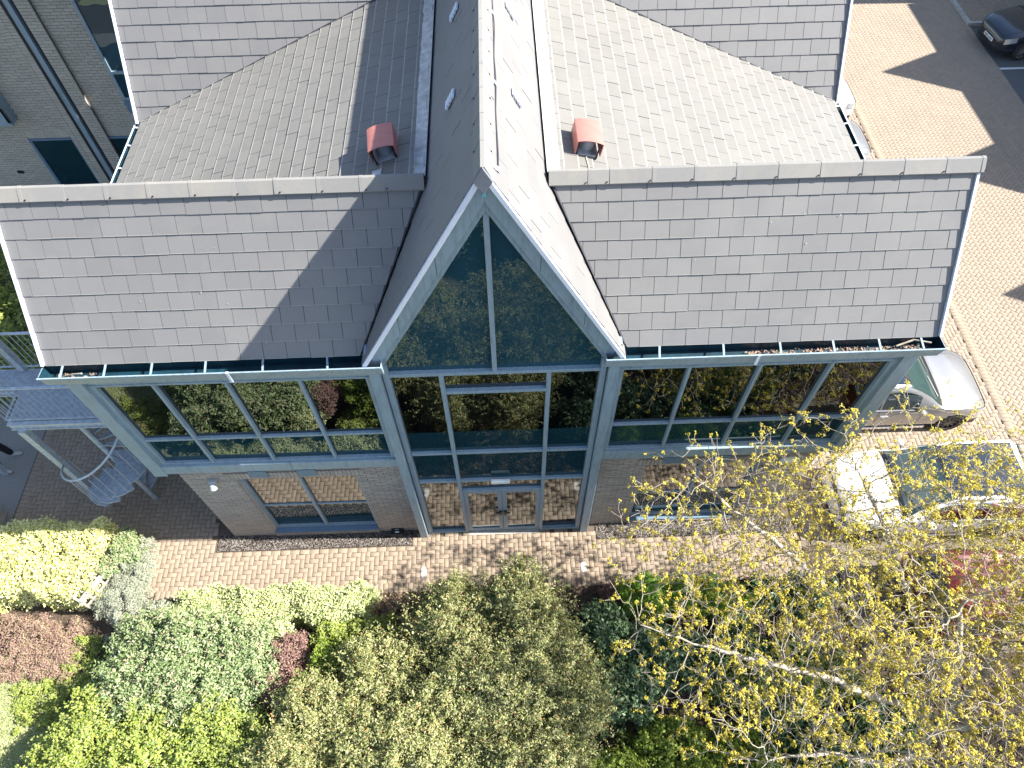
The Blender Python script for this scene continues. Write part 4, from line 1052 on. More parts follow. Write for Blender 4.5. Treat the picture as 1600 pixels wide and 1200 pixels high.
    if dark_front:
        patch('grille', T['black'], 10.75, 11.8, 2.6, 6, .012)
        mm = MB(); mm.box(xf-.06, xf+.012, -hw*.6, hw*.6, .26, .38); mm.obj('lower_grille', T['black'], t, bevel=.01)
    if plate:
        mm = MB(); mm.box(xf-.0, xf+.02, -.26, .26, .40, .51); pl = mm.obj('number_plate', T['plate'], t, bevel=.004)
        mm = MB()
        for k, yy in enumerate((-.19, -.12, -.05, .05, .12, .19)): mm.box(xf+.021, xf+.023, yy-.02, yy+.02, .425, .485)
        mm.obj('plate_characters', T['black'], pl)
        mm = MB(); mm.box(-xf-.02, -xf, -.26, .26, .66, .77); mm.obj('number_plate', mat_plain('plate_yellow', (.65, .5, .05), .4), t)
    for yy, dy in ((.05, .50), (-.62, .48)):
        a = P(7.85, 5.9); mm = MB(); zz = .0
        p0 = P(7.72, 6-1.6*abs(yy)/hw); p1 = P(7.35, 6-1.6*min(abs(yy+dy), hw*.9)/hw)
        mm.bar((p0[0], yy, p0[2]+.02), (p1[0], yy+dy, p1[2]+.025), .022, .015); mm.obj('wiper', T['black'], t)
    patch('cowl_panel', T['black'], 7.75, 7.98, 4.1, 6, .006)
    mm = MB(); mm.tube([tuple(P(u, 4.45)+np.array([0, 0, .003])) for u in np.linspace(8.0, 10.7, 12)], .004, 4); mm.obj('bonnet_gap', T['black'], t); mm = MB(); mm.tube([tuple(P(u, 4.45)*np.array([1, -1, 1])+np.array([0, 0, .003])) for u in np.linspace(8.0, 10.7, 12)], .004, 4); mm.obj('bonnet_gap', T['black'], t)
    return t
silver = paint('silver_metallic_paint', (.27, .27, .275), .5, .32); whitep = paint('white_paint', (.66, .67, .68)); redp_ = 0; blackp = paint('dark_blue_black_paint', (.006, .012, .022), 0, .25); redp = paint('red_paint', (.12, .004, .004)); silver2 = paint('grey_silver_paint', (.30, .31, .33), .5, .3); white2 = paint('off_white_paint', (.55, .56, .56))
car('parked_car', 'silver crossover parked beside the right end of the building, nose to the drive', 4.55, 1.86, 1.62, silver, (9.0, 2.98, .02), 0, pan=True, wheel='alloy_dk')
car('parked_car', 'white car with dark panoramic glass roof under the yellow-leaved branches', 4.15, 1.80, 1.56, whitep, (9.14, .30, .02), math.pi, pan=True)
car('parked_car', 'red hatchback, rear end to the left, mostly hidden behind the yellow maple branches', 4.0, 1.72, 1.45, redp, (10.02, -1.98, .02), 0, pan=False)
car('parked_car', 'white car, only its bonnet showing past the upper roof eave', 4.4, 1.80, 1.5, white2, (9.45, 14.25, .02), 0)
car('parked_car', 'grey silver car, bonnet showing behind the side gutter, nearer of the two there', 4.4, 1.80, 1.5, silver2, (9.2, 11.85, .02), 0)
car('parked_car', 'dark blue-black car with white number plate in the shaded bay at top right', 4.5, 1.86, 1.35, blackp, (19.75, 17.75, .02), math.pi+.12)

# ================================================================== SMALL THINGS
t = thing('bait_box', 'small black bait box with white label on the gravel beside the bay post', 'bait box', (-2.33, -.02, .03))
m = MB(); m.prism([(-.14, -.10, 0), (.14, -.10, 0), (.13, -.08, .12), (-.13, -.08, .12)], (0, .19, 0)); m.obj('box', T['black'], t, bevel=.02)
m = MB(); m.box(-.04, .05, -.035, -.005, .123, .125); m.obj('label_sticker', T['plate'], t)
m = MB(); m.box(-.05, .04, .03, .05, .123, .124); m.obj('lid_mark', T['galv_dk'], t)
for x, lab in ((-1.73, 'pale oval patch of reflected light on the paving left of the doors'), (1.68, 'pale oval patch of reflected light on the paving right of the doors')):
    t = thing('light_patch', lab, 'light patch', (x, -.92, .026), 0, 'reflected light patches on the paving')  # flat pale disc and rim imitate light thrown down by the glazing, no lamp
    m = MB(); n = 20; m.prism([(.055*math.cos(6.2832*k/n), (.13 if math.sin(6.2832*k/n) > 0 else .13)*math.sin(6.2832*k/n), 0) for k in range(n)], (0, 0, .006)); m.obj('lens', mat_plain('patch_pale', (.52, .50, .47), .5), t)
    m = MB(); n = 20; m.prism([(.068*math.cos(6.2832*k/n), .145*math.sin(6.2832*k/n), -.01) for k in range(n)], (0, 0, .012)); m.obj('patch_rim', mat_plain('patch_rim_grey', (.35, .31, .28), .6), t)
t = thing('garden_spotlight', 'small black and silver garden spotlight on bark mulch below the tree', 'spotlight', (8.32, -3.14, 0))
m = MB(); m.tube([(0, 0, 0), (0, 0, .14)], .015, 8); m.obj('stake', T['black'], t)
m = MB(); m.tube([(-.11, 0, .16), (.02, 0, .2), (.11, 0, .23)], [.05, .085, .09], 14); m.obj('housing', T['alloy'], t)
# timber trellis planter by the golden hedge
t = thing('trellis_panel', 'low weathered cream timber trellis between golden hedge and grey lavender', 'trellis', (-8.16, -1.0, 0), .0)
A, Bp = Vector((-7.80, -.36, 0)), Vector((-8.42, -1.52, 0)); dr = (Bp-A)
def tp(s, z): p = A+dr*s; return (p.x-t.location.x, p.y-t.location.y, z)
nrm = Vector((dr.y, -dr.x, 0)).normalized()
m = MB(); m.bar(tp(0, .80), tp(1, .80), .07, .05); m.obj('top_rail', T['wood'], t)
for z in (.72, .5, .28, .08): m = MB(); m.bar(tp(0, z), tp(1, z), .03, .05); m.obj('slat', T['wood'], t)
for k in range(9): m = MB(); m.bar(tp(k/8, .0), tp(k/8, .78), .035, .05, (dr.x, dr.y, 0)); m.obj('slat', T['wood'], t)
t2 = MB()
for (x, y) in ((-.03, -.03), (0, 0)): pass
# second parallel board makes a trough
off = nrm*.17
m = MB(); a = Vector(tp(0, .80))+off; b = Vector(tp(1, .80))+off; m.bar(a, b, .06, .05); m.obj('back_rail', T['wood'], t)
for k in range(9):
    a = Vector(tp(k/8, .80)); m = MB(); m.bar(a, a+off, .045, .03); m.obj('cross_slat', T['wood'], t)
# low brick edging wall by the far left patio
t = thing('garden_wall', 'low pale stone wall end at the left edge behind the golden hedge', 'wall', (0, 0, 0))
m = MB(); m.box(-12.6, -11.15, .55, .80, 0, .45); m.obj('stonework', T['kerb'], t, bevel=.02)
m = MB(); m.box(-12.65, -11.1, .50, .85, .45, .52); m.obj('coping', T['kerb'], t, bevel=.01)

# ================================================================== PERSON
def skin_body(name, verts, edges, radii, mat, parent, sub=2):
    me = bpy.data.meshes.new(name); me.from_pydata(verts, edges, []); me.materials.append(mat)
    o = bpy.data.objects.new(name, me); C.objects.link(o); o.parent = parent
    s = o.modifiers.new('skin', 'SKIN'); s.use_smooth_shade = True
    for i, r in enumerate(radii):
        sv = me.skin_vertices[0].data[i]; sv.radius = (r, r) if not isinstance(r, tuple) else r; sv.use_root = (i == 0)
    b = o.modifiers.new('sub', 'SUBSURF'); b.levels = sub; b.render_levels = sub
    return o
per = thing('person', 'person in black trousers and grey trainers at the left edge, mostly out of frame', 'person', (-11.60, 2.06, 0), 0)
# faces +x ; left leg y=+.2 forward
V = [(0, 0, .95), (0, 0, 1.12), (0, 0, 1.35), (.0, 0, 1.47), (.01, 0, 1.56), (.03, 0, 1.67), (.03, 0, 1.76),
     (0, .10, .90), (.06, .17, .50), (.08, .22, .10), (.0, -.10, .90), (.01, -.17, .50), (.02, -.22, .10),
     (0, .19, 1.42), (-.02, .25, 1.14), (.06, .27, .90), (.10, .27, .80), (0, -.19, 1.42), (-.02, -.25, 1.14), (.06, -.27, .90), (.10, -.27, .80)]
E_ = [(0, 1), (1, 2), (2, 3), (3, 4), (4, 5), (5, 6), (0, 7), (7, 8), (8, 9), (0, 10), (10, 11), (11, 12), (3, 13), (13, 14), (14, 15), (15, 16), (3, 17), (17, 18), (18, 19), (19, 20)]
Rr = [.125, .12, .135, .09, .05, .085, .06, .09, .058, .04, .09, .058, .04, .06, .045, .032, .04, .06, .045, .032, .04]
skin_body('body', V, E_, Rr, T['skin'], per)
def sub_skin(name, idx_v, edges, rad, mat): return skin_body(name, idx_v, edges, rad, mat, per)
sub_skin('trousers', [(0, 0, .98), (0, .10, .88), (.06, .17, .50), (.075, .215, .09), (0, -.10, .88), (.01, -.17, .50), (.02, -.215, .09)], [(0, 1), (1, 2), (2, 3), (0, 4), (4, 5), (5, 6)], [.15, .115, .085, .075, .115, .085, .075], T['cloth'])
sub_skin('jacket', [(0, 0, 1.02), (0, 0, 1.2), (0, 0, 1.38), (0, 0, 1.46), (0, .2, 1.42), (-.02, .26, 1.14), (.05, .275, .95), (0, -.2, 1.42), (-.02, -.26, 1.14), (.05, -.275, .95)], [(0, 1), (1, 2), (2, 3), (2, 4), (4, 5), (5, 6), (2, 7), (7, 8), (8, 9)], [.16, .15, .165, .10, .08, .062, .05, .08, .062, .05], T['jacket'])
sub_skin('hair', [(-.02, 0, 1.68), (.0, 0, 1.77), (.05, 0, 1.785)], [(0, 1), (1, 2)], [.092, .08, .05], T['hair'])
for s_, x0 in ((1, .08), (-1, .02)):
    yy = .22*s_
    sub_skin('shoe', [(x0-.06, yy, .05), (x0+.04, yy+.01*s_, .055), (x0+.14, yy+.02*s_, .045), (x0+.20, yy+.03*s_, .035)], [(0, 1), (1, 2), (2, 3)], [.048, .052, .046, .032], T['shoe'])
    hv = []; he = []; hr = []
    bx, by, bz = .10, .27*s_, .80
    for k in range(4):
        n0 = len(hv); yo = (-.03+.02*k)*s_*.0; xo = -.03+.02*k; ln = (.065, .08, .075, .06)[k]
        hv += [(bx+xo, by, bz+.01), (bx+xo+.005, by, bz-ln*.5), (bx+xo+.02, by-.005*s_, bz-ln)]; he += [(n0, n0+1), (n0+1, n0+2)]; hr += [.010, .009, .008]
    n0 = len(hv); hv += [(bx+.03, by-.01*s_, bz+.03), (bx+.055, by-.02*s_, bz+.0), (bx+.06, by-.025*s_, bz-.03)]; he += [(n0, n0+1), (n0+1, n0+2)]; hr += [.012, .010, .008]
    sub_skin('hand', hv, he, hr, T['skin'])

# ================================================================== VEGETATION
def leaves(P, Nn, size, aspect=.5, droop=.3, spread=.7, sunny=1.0):
    """P (n,3) positions, Nn (n,3) preferred normals -> quads"""
    n = len(P); Nn = Nn/(np.linalg.norm(Nn, axis=1, keepdims=True)+1e-9); N = Nn*.55+np.array([.42, -.05, .62])*sunny+RNG.normal(0, spread*.55, (n, 3)); N /= np.linalg.norm(N, axis=1, keepdims=True)+1e-9
    A = RNG.normal(0, 1, (n, 3)); A -= N*(A*N).sum(1, keepdims=True); A /= np.linalg.norm(A, axis=1, keepdims=True)+1e-9
    Bv = np.cross(N, A); s = (size*RNG.uniform(.6, 1.35, n))[:, None]
    V = np.stack([P-A*s*.5, P+Bv*s*aspect*.5+A*s*.05+N*s*.06, P+A*s*.5-N*s*droop*.3, P-Bv*s*aspect*.5+A*s*.05+N*s*.06], 1)
    return V.reshape(-1, 3), (np.arange(n)*4)[:, None]+np.arange(4)[None]
def crown_points(blobs, n, clump=.16, nclump=60, shell=.35):
    """blobs: (cx,cy,cz,rx,ry,rz)"""
    Ps, Ns = [], []
    wts = np.array([b[3]*b[4]+b[3]*b[5] for b in blobs]); wts = wts/wts.sum()
    for b, wt in zip(blobs, wts):
        k = int(n*wt); c = np.array(b[:3]); r = np.array(b[3:6])
        nc = max(6, int(nclump*wt*len(blobs)/max(1, len(blobs)**.5)))
        d = RNG.normal(0, 1, (nc, 3)); d /= np.linalg.norm(d, axis=1, keepdims=True); d[:, 2] = np.where(d[:, 2] < -.35, -d[:, 2], d[:, 2])
        ph = RNG.uniform(0, 6.3, 3)
        lump = 1+.13*np.sin(d[:, 0]*5+ph[0])+.11*np.sin(d[:, 1]*6+ph[1])+RNG.normal(0, .09, nc)
        cc = c+d*r*lump[:, None]*(1-.18*RNG.random(nc)[:, None])
        csz = clump*RNG.uniform(.6, 1.35, nc)
        kc = int(k*.72); ci = RNG.integers(0, nc, kc)
        q = RNG.normal(0, 1, (kc, 3)); q /= np.linalg.norm(q, axis=1, keepdims=True); q *= (RNG.random(kc)**.45)[:, None]
        Pc = cc[ci]+q*csz[ci][:, None]*np.array([1, 1, .8]); Nc = d[ci]*.5+q*.9+np.array([0, 0, .5])
        ks = k-kc; d2 = RNG.normal(0, 1, (ks, 3)); d2 /= np.linalg.norm(d2, axis=1, keepdims=True); d2[:, 2] = np.where(d2[:, 2] < -.4, -d2[:, 2], d2[:, 2])
        rr = (1-shell*RNG.random(ks))[:, None]*.93; Pss = c+d2*r*rr
        Ps += [Pc, Pss]; Ns += [Nc, d2+np.array([0, 0, .4])]
    P = np.concatenate(Ps); N = np.concatenate(Ns); g = P[:, 2] > .01; return P[g], N[g]
def stems_mesh(blobs, base, mat, parent, n=14, r=.018):
    m = MB()
    for i in range(n):
        b = random.choice(blobs); tgt = Vector((b[0]+random.uniform(-.8, .8)*b[3], b[1]+random.uniform(-.8, .8)*b[4], b[2]+random.uniform(0, .8)*b[5]))
        s_ = Vector((b[0]*.75+base[0]*.25+random.uniform(-.15, .15), b[1]*.75+base[1]*.25+random.uniform(-.15, .15), 0)); mid = s_.lerp(tgt, .5)+Vector((random.uniform(-.12, .12), random.uniform(-.12, .12), .1))
        m.tube([s_, mid, tgt], [r, r*.7, r*.3], 5)
    return m.obj('stems', mat, parent)
def sprigs(blobs, k, ln=.45, m=16):
    P, N = [], []
    for i in range(k):
        b = blobs[RNG.integers(0, len(blobs))]; d = RNG.normal(0, 1, 3); d[2] = abs(d[2]); d /= np.linalg.norm(d); p0 = np.array(b[:3])+d*np.array(b[3:6])*.93
        dr_ = d+RNG.normal(0, .35, 3)+np.array([0, 0, .3]); dr_ /= np.linalg.norm(dr_); L = ln*RNG.uniform(.4, 1.1); tt = RNG.random(m)
        P.append(p0+dr_*(tt*L)[:, None]+RNG.normal(0, .018, (m, 3))); N.append(np.tile(dr_*.5, (m, 1))+RNG.normal(0, .6, (m, 3)))
    return np.concatenate(P), np.concatenate(N)
def shrub(name, label, cat, blobs, n, size, leaf, aspect=.5, clump=.16, nclump=60, spread=.7, group=None, stem='stem', shell=.35, spr=0, sl=.4):
    cx = float(np.mean([b[0] for b in blobs])); cy = float(np.mean([b[1] for b in blobs]))
    t = thing(name, label, cat, (cx, cy, 0), 0, group)
    bl = [(b[0]-cx, b[1]-cy, *b[2:]) for b in blobs]
    P, N = crown_points(bl, n, clump, nclump, shell)
    if spr: P2, N2 = sprigs(bl, spr, sl); P = np.concatenate([P, P2]); N = np.concatenate([N, N2])
    V, F = leaves(P, N, size, aspect, spread=spread)
    o = link('foliage', np_mesh('foliage', V, F, LEAF[leaf]), t)
    stems_mesh(bl, (0, 0), T[stem], t); return t
def box_hedge(name, label, x0, x1, y0, y1, h, n, size, leaf, rot=0):
    t = thing(name, label, 'hedge', ((x0+x1)/2, (y0+y1)/2, 0), rot)
    hx, hy = (x1-x0)/2, (y1-y0)/2
    k = n; u = RNG.uniform(-1, 1, (k, 3)); top = RNG.random(k) < .6
    P = np.stack([u[:, 0]*hx, u[:, 1]*hy, (u[:, 2]*.5+.5)*h], 1); Nn = np.zeros((k, 3)); Nn[:, 2] = .5
    lump = np.zeros(k); hole = np.zeros(k)
    for q in range(9):
        a_ = RNG.uniform(0, 6.28); f_ = RNG.uniform(4, 17); lump += np.sin((P[:, 0]*math.cos(a_)+P[:, 1]*math.sin(a_))*f_+RNG.uniform(0, 6.28))*.16/f_**.75
        a_ = RNG.uniform(0, 6.28); f_ = RNG.uniform(12, 38); hole += np.sin((P[:, 0]*math.cos(a_)+P[:, 1]*math.sin(a_)+P[:, 2])*f_+RNG.uniform(0, 6.28))
    lump = lump+RNG.normal(0, .03, k)
    P[top, 2] = h+lump[top]-RNG.random(top.sum())**2*.14; Nn[top, 2] = 1
    sd = ~top; ax = RNG.random(k) < hy/(hx+hy); sg = np.sign(RNG.uniform(-1, 1, k))
    P[sd & ax, 0] = (sg*hx)[sd & ax]*(1+RNG.normal(0, .03, (sd & ax).sum())); P[sd & ~ax, 1] = (sg*hy)[sd & ~ax]*(1+RNG.normal(0, .05, (sd & ~ax).sum()))
    Nn[sd & ax, 0] = sg[sd & ax]; Nn[sd & ~ax, 1] = sg[sd & ~ax]
    P[:, 0] += .07*np.sin(P[:, 1]*6+1)+.05*np.sin(P[:, 1]*13); P[:, 1] += .06*np.sin(P[:, 0]*4)+.045*np.sin(P[:, 0]*11+2)
    P[hole < -2.6, 2] -= .17; kp = (hole > -2.6) | (RNG.random(k) < .5); P, Nn = P[kp], Nn[kp]
    V, F = leaves(P, Nn, size, .55, spread=.75); link('foliage', np_mesh('foliage', V, F, LEAF[leaf]), t)
    m = MB()
    for i in range(16):
        x, y = random.uniform(-hx, hx)*.9, random.uniform(-hy, hy)*.8; m.tube([(x, y, 0), (x+random.uniform(-.1, .1), y, h*.5), (x+random.uniform(-.2, .2), y, h*.93)], [.02, .014, .006], 5)
    m.obj('stems', T['stem'], t); return t
box_hedge('golden_hedge', 'bright golden variegated hedge glaring in the sun, left of the trellis', -11.9, -8.25, -1.35, .12, 1.0, 26000, .055, 'golden')
shrub('heather_mound', 'low reddish brown heather mound at the left edge below the golden hedge', 'shrub', [(-9.9, -2.2, .05, 1.2, .7, .42), (-9.0, -2.35, .02, .8, .6, .30)], 26000, .05, 'russet', .22, .12, 160, .9)
shrub('lavender_bush', 'pale grey green lavender bush between trellis and path', 'shrub', [(-7.75, -.75, .35, .5, .55, .45), (-7.7, -1.45, .35, .5, .55, .42), (-7.25, -1.9, .2, .5, .35, .35)], 26000, .05, 'lavender', .2, .09, 150, .9)
box_hedge('cream_hedge', 'cream variegated low hedge along the near edge of the brick path', -6.55, -2.75, -2.0, -1.32, .72, 26000, .05, 'cream')
shrub('cream_shrub', 'small cream variegated shrub beside the purple berberis', 'shrub', [(-4.4, -2.45, .95, .38, .3, .45)], 5000, .05, 'cream', .5, .12, 40)
shrub('laurel_shrub', 'large glossy grey green shrub with russet new leaves, lower left of the path', 'shrub',
      [(-6.6, -2.45, .85, .75, .65, .65), (-5.6, -2.65, 1.05, .9, .75, .8), (-4.75, -2.85, 1.05, .7, .7, .8), (-6.3, -3.2, 1.0, .95, .7, .8), (-5.2, -3.4, 1.1, .9, .6, .8)], 66000, .064, 'greygreen', .38, .15, 380, spr=260, sl=.25)
shrub('spiraea_shrub', 'broad yellow green shrub at the bottom left corner beside the lawn', 'shrub',
      [(-7.2, -4.1, .9, .95, .8, .75), (-6.1, -4.3, 1.05, .95, .8, .75), (-5.0, -4.1, 1.1, .75, .7, .8), (-7.8, -5.0, .8, 1.0, .9, .75), (-4.3, -4.5, 1.2, .6, .6, .75)], 62000, .052, 'limeL', .55, .13, 380, spr=240, sl=.25)
shrub('berberis', 'dark purple red berberis between cream hedge and lime shrub', 'shrub', [(-3.95, -2.75, 1.1, .30, .4, .5), (-4.25, -3.35, 1.05, .35, .35, .5)], 12000, .035, 'berberis', .6, .1, 90)
shrub('euonymus', 'bright lime green shrub right of the purple berberis', 'shrub', [(-3.15, -2.9, 1.1, .42, .38, .5), (-3.55, -3.35, 1.0, .40, .32, .45)], 10000, .055, 'lime', .55, .11, 80)
shrub('dry_perennial', 'small brown withered plant in the bed edge beside the path', 'plant', [(-2.25, -1.7, .1, .38, .3, .3)], 3500, .05, 'russet', .2, .08, 40)
shrub('cotoneaster', 'tall olive cotoneaster with orange flecks in the middle of the bed', 'shrub',
      [(-.9, -2.5, 1.5, .95, .75, .85), (.25, -2.15, 1.6, .75, .65, .95), (.55, -3.1, 1.7, .8, .9, .9), (-.2, -3.6, 1.9, 1.1, .85, .9), (1.05, -3.8, 1.5, .7, .8, .8)], 125000, .047, 'olive', .42, .13, 620, .8, spr=900, sl=.45)
shrub('cotoneaster', 'spreading olive cotoneaster at the bottom edge left of the tallest one', 'shrub',
      [(-2.1, -3.3, 1.5, .85, .7, .8), (-3.1, -4.0, 1.5, .95, .75, .8), (-1.7, -4.5, 1.8, 1.1, .85, .85), (-3.6, -4.9, 1.6, .9, .8, .8), (.3, -4.9, 1.8, 1.1, .7, .8)], 120000, .047, 'olive', .42, .13, 560, .8, spr=850, sl=.42)
shrub('dwarf_conifer', 'vivid lime green feathery conifer beside the path, left of its pair', 'shrub', [(2.85, -1.72, .45, .60, .48, .52)], 16000, .06, 'conifer', .16, .13, 60, .9)
shrub('dwarf_conifer', 'vivid lime green feathery conifer beside the path, right of its pair', 'shrub', [(3.85, -1.75, .45, .62, .48, .52), (4.5, -2.0, .35, .4, .45, .42)], 17000, .06, 'conifer', .16, .13, 60, .9)
shrub('bronze_phormium', 'dark bronze spiky plant left of the lime conifers', 'plant', [(2.2, -1.65, .15, .25, .3, .35)], 1500, .16, 'berberis', .12, .1, 30)
shrub('evergreen_shrub', 'dark blue green evergreen shrub below the lime conifers', 'shrub', [(1.9, -2.4, .5, .55, .5, .5), (2.7, -2.9, .5, .8, .6, .5), (2.0, -3.5, .6, .7, .6, .6), (3.6, -3.0, .35, .7, .5, .4)], 24000, .085, 'under', .5, .14, 180)
shrub('lime_shrub', 'lime green low shrub under the tree near the bottom edge', 'shrub', [(2.9, -4.5, .5, .8, .6, .5), (4.1, -4.7, .4, .8, .5, .45), (2.0, -4.9, .6, .6, .5, .5)], 20000, .06, 'lime', .55, .12, 160)
shrub('ivy_clump', 'dark glossy ivy clump at the path end under yellow twigs', 'shrub', [(6.0, -1.75, .3, .75, .38, .42), (5.3, -1.7, .25, .5, .35, .35)], 12000, .075, 'ivy', .6, .12, 90)
shrub('ivy_clump', 'dark ivy clump under the maple near the bottom right', 'shrub', [(7.0, -4.1, .25, .8, .5, .4), (6.0, -4.6, .3, .9, .5, .45), (5.0, -4.1, .3, .6, .5, .4)], 16000, .075, 'ivy', .6, .12, 120)
shrub('ivy_clump', 'small patch of ivy in the dark hollow beneath the maple limbs', 'shrub', [(5.5, -2.9, .15, .7, .35, .3), (4.5, -2.6, .2, .5, .4, .3)], 7000, .07, 'ivy', .6, .12, 60)
shrub('climbing_vine', 'white and green vine tumbling over the upper end of the trellis', 'climber', [(-7.85, -.45, .62, .30, .38, .36), (-8.1, -.72, .6, .22, .3, .28)], 6000, .055, 'greygreen', .5, .1, 60)
shrub('pale_wiry_shrub', 'thin pale wiry shrub at the path corner between lavender and laurel', 'shrub', [(-6.9, -1.75, .3, .4, .35, .35), (-7.2, -2.4, .4, .55, .4, .4)], 9000, .04, 'lavender', .3, .09, 70)
shrub('green_shrub', 'fresh green low shrub in the gap behind the cream hedge', 'shrub', [(-3.3, -2.35, .45, .5, .35, .45), (-2.6, -2.4, .5, .5, .45, .45)], 9000, .055, 'limeL', .5, .11, 70)
shrub('bright_groundcover', 'yellow green ground cover between heather mound and lawn shadow', 'plant', [(-8.3, -2.6, .05, .6, .6, .22), (-8.8, -3.2, .03, .9, .5, .18)], 12000, .05, 'limeL', .5, .1, 90)
shrub('evergreen_shrub', 'mixed green low shrub under the maple right of the lime shrub', 'shrub', [(4.4, -3.4, .35, .7, .5, .45), (5.3, -3.6, .3, .7, .5, .4), (6.2, -3.4, .25, .6, .45, .35)], 18000, .06, 'hedge', .5, .13, 150)
# greenery behind the stair on the far left
shrub('boundary_hedge', 'mixed green and yellow boundary hedge seen past the left roof end', 'hedge', [(-12.6, 7.3, .8, 1.3, 1.2, .9), (-12.0, 5.6, .7, 1.2, 1.1, .9), (-11.6, 4.2, .55, 1.1, .8, .75), (-13.4, 5.4, .9, 1.2, 1.6, 1.0)], 36000, .09, 'hedge', .5, .17, 260)
# planting beyond the lower frame edge, which the windows mirror
for i, (x, y, h, lf, lab) in enumerate(((-8.5, -7.6, 2.6, 'greygreen', 'grey green'), (-5.2, -8.2, 3.4, 'olive', 'olive'), (-1.8, -7.9, 3.0, 'under', 'blue green'), (1.8, -8.3, 3.6, 'olive', 'taller olive'), (5.0, -7.8, 2.6, 'lime', 'lime green'), (-3.4, -6.6, 2.0, 'cream', 'cream variegated'), (3.6, -6.5, 2.0, 'hedge', 'mixed green'))):
    shrub('screen_shrub', f'{lab} screening shrub south of the bed, reflected in the glazing', 'shrub', [(x, y, h*.5, 1.5, 1.1, h*.5), (x+.8, y-.5, h*.42, 1.1, .9, h*.42)], 12000, .12, lf, .5, .22, 140)
# lawn
n = 60000; gx = RNG.uniform(-13, -7.4, n); gy = RNG.uniform(-6.2, -2.5, n); k = gx < -7.75-(gy+9)*.02; gx, gy = gx[k], gy[k]; n = len(gx)
P = np.stack([gx, gy, RNG.uniform(.01, .05, n)], 1); N = RNG.normal(0, 1, (n, 3)); N[:, 2] *= .5
V, F = leaves(P, N, .07, .2, spread=.3); g = link('grass', np_mesh('grass', V, F, LEAF['grass'])); g['kind'] = 'stuff'
# bark mulch + leaf litter on the beds
n = 26000; P = np.stack([RNG.uniform(-8, 9.5, n), RNG.uniform(-5.6, -1.35, n), RNG.uniform(-.01, .02, n)], 1); N = np.tile(np.array([0, 0, 1.]), (n, 1))
V, F = leaves(P, N, .06, .4, spread=.5)
mul = mat_leaf('bark_mulch_chip', [(.15, .105, .07), (.25, .185, .13), (.34, .265, .19), (.10, .07, .05)], 0, .9, .1)
g = link('bark_mulch', np_mesh('mulch', V, F, mul)); g['kind'] = 'stuff'

# ---- maple by space colonisation
def grow(seed, trunk, attract, step=.10, kill=.15, infl=1.3, iters=120):
    rng = np.random.default_rng(seed)
    nodes = [np.array(p, float) for p in trunk[0]]; parent = [-1]+list(range(len(trunk[0])-1))
    for limb in trunk[1:]:
        s = limb[0]
        prev = int(np.argmin([np.linalg.norm(q-np.array(s)) for q in nodes])); pts = [np.array(p, float) for p in limb]
        for a in pts[1:]:
            p0 = nodes[prev]; k = max(1, int(np.linalg.norm(a-p0)/.16))
            for j in range(1, k+1):
                q = p0+(a-p0)*j/k+rng.normal(0, .016, 3); nodes.append(q); parent.append(prev); prev = len(nodes)-1
    A = attract.copy(); N = np.array(nodes)
    for it in range(iters):
        if len(A) == 0: break
        D = np.linalg.norm(A[:, None]-N[None], axis=2); j = D.argmin(1); dm = D.min(1)
        act = dm < infl; new = []
        if not act.any(): break
        for nd in np.unique(j[act]):
            v = (A[act][j[act] == nd]-N[nd]); v = (v/(np.linalg.norm(v, axis=1, keepdims=True)+1e-9)).mean(0); v += rng.normal(0, .16, 3)+np.array([0, 0, .06]); L = np.linalg.norm(v)
            if L < 1e-3: continue
            new.append(N[nd]+v/L*step); parent.append(int(nd))
        N = np.vstack([N, np.array(new)])
        D = np.linalg.norm(A[:, None]-N[None, -len(new):], axis=2).min(1); A = A[D > kill]
    return N, parent
trunk = [[(6.9, -4.9, 0), (6.95, -4.85, .5), (6.95, -4.7, 1.1), (6.9, -4.55, 1.7), (6.85, -4.5, 2.2)],
         [(6.85, -4.5, 2.2), (6.2, -4.3, 2.9), (5.4, -4.2, 3.5), (4.5, -4.0, 4.1), (3.5, -3.9, 4.7), (2.5, -3.7, 5.1), (1.8, -3.5, 5.3)],
         [(6.85, -4.5, 2.2), (6.3, -3.8, 2.8), (5.6, -3.2, 3.4), (4.7, -2.5, 4.1), (3.8, -1.9, 4.6), (3.0, -1.3, 5.0)],
         [(6.9, -4.55, 1.9), (6.8, -3.8, 2.7), (6.4, -3.0, 3.5), (6.0, -2.1, 4.2), (5.6, -1.2, 4.8)],
         [(6.85, -4.5, 2.2), (7.4, -3.9, 3.0), (7.8, -3.1, 3.9), (8.0, -2.2, 4.6), (8.2, -1.3, 5.2)],
         [(6.85, -4.5, 2.2), (7.3, -4.6, 3.2), (7.6, -4.5, 4.2), (7.8, -4.2, 5.0)],
         [(6.85, -4.5, 2.2), (6.1, -4.9, 3.0), (5.2, -5.1, 3.7), (4.2, -5.0, 4.4), (3.2, -5.1, 4.9)],
         [(6.85, -4.5, 2.2), (6.6, -4.3, 3.4), (6.2, -3.9, 4.5), (6.0, -3.4, 5.4)]]
rA = np.random.default_rng(5); n = 9000
c = rA.uniform(0, 1, (n, 3)); ax_ = 1.5+c[:, 0]*8.0; ay_ = -5.8+c[:, 1]*6.2; az_ = 3.0+c[:, 2]*3.3
e_ = ((ax_-5.9)/4.7)**2+((ay_+2.9)/3.3)**2+((az_-4.5)/1.9)**2
dens = np.clip((ax_-1.2)/3.2, .18, 1)
dens = dens*np.where(ay_ > -1.3, np.where(ax_ > 6.0, .12, .38), 1)
keep = (e_ < 1) & (rA.random(n) < dens) & ((ay_ < -.45) | (ax_ > 6.5))
A = np.stack([ax_, ay_, az_], 1)[keep]
NN, par = grow(3, trunk, A)
nch = np.zeros(len(NN), int); 
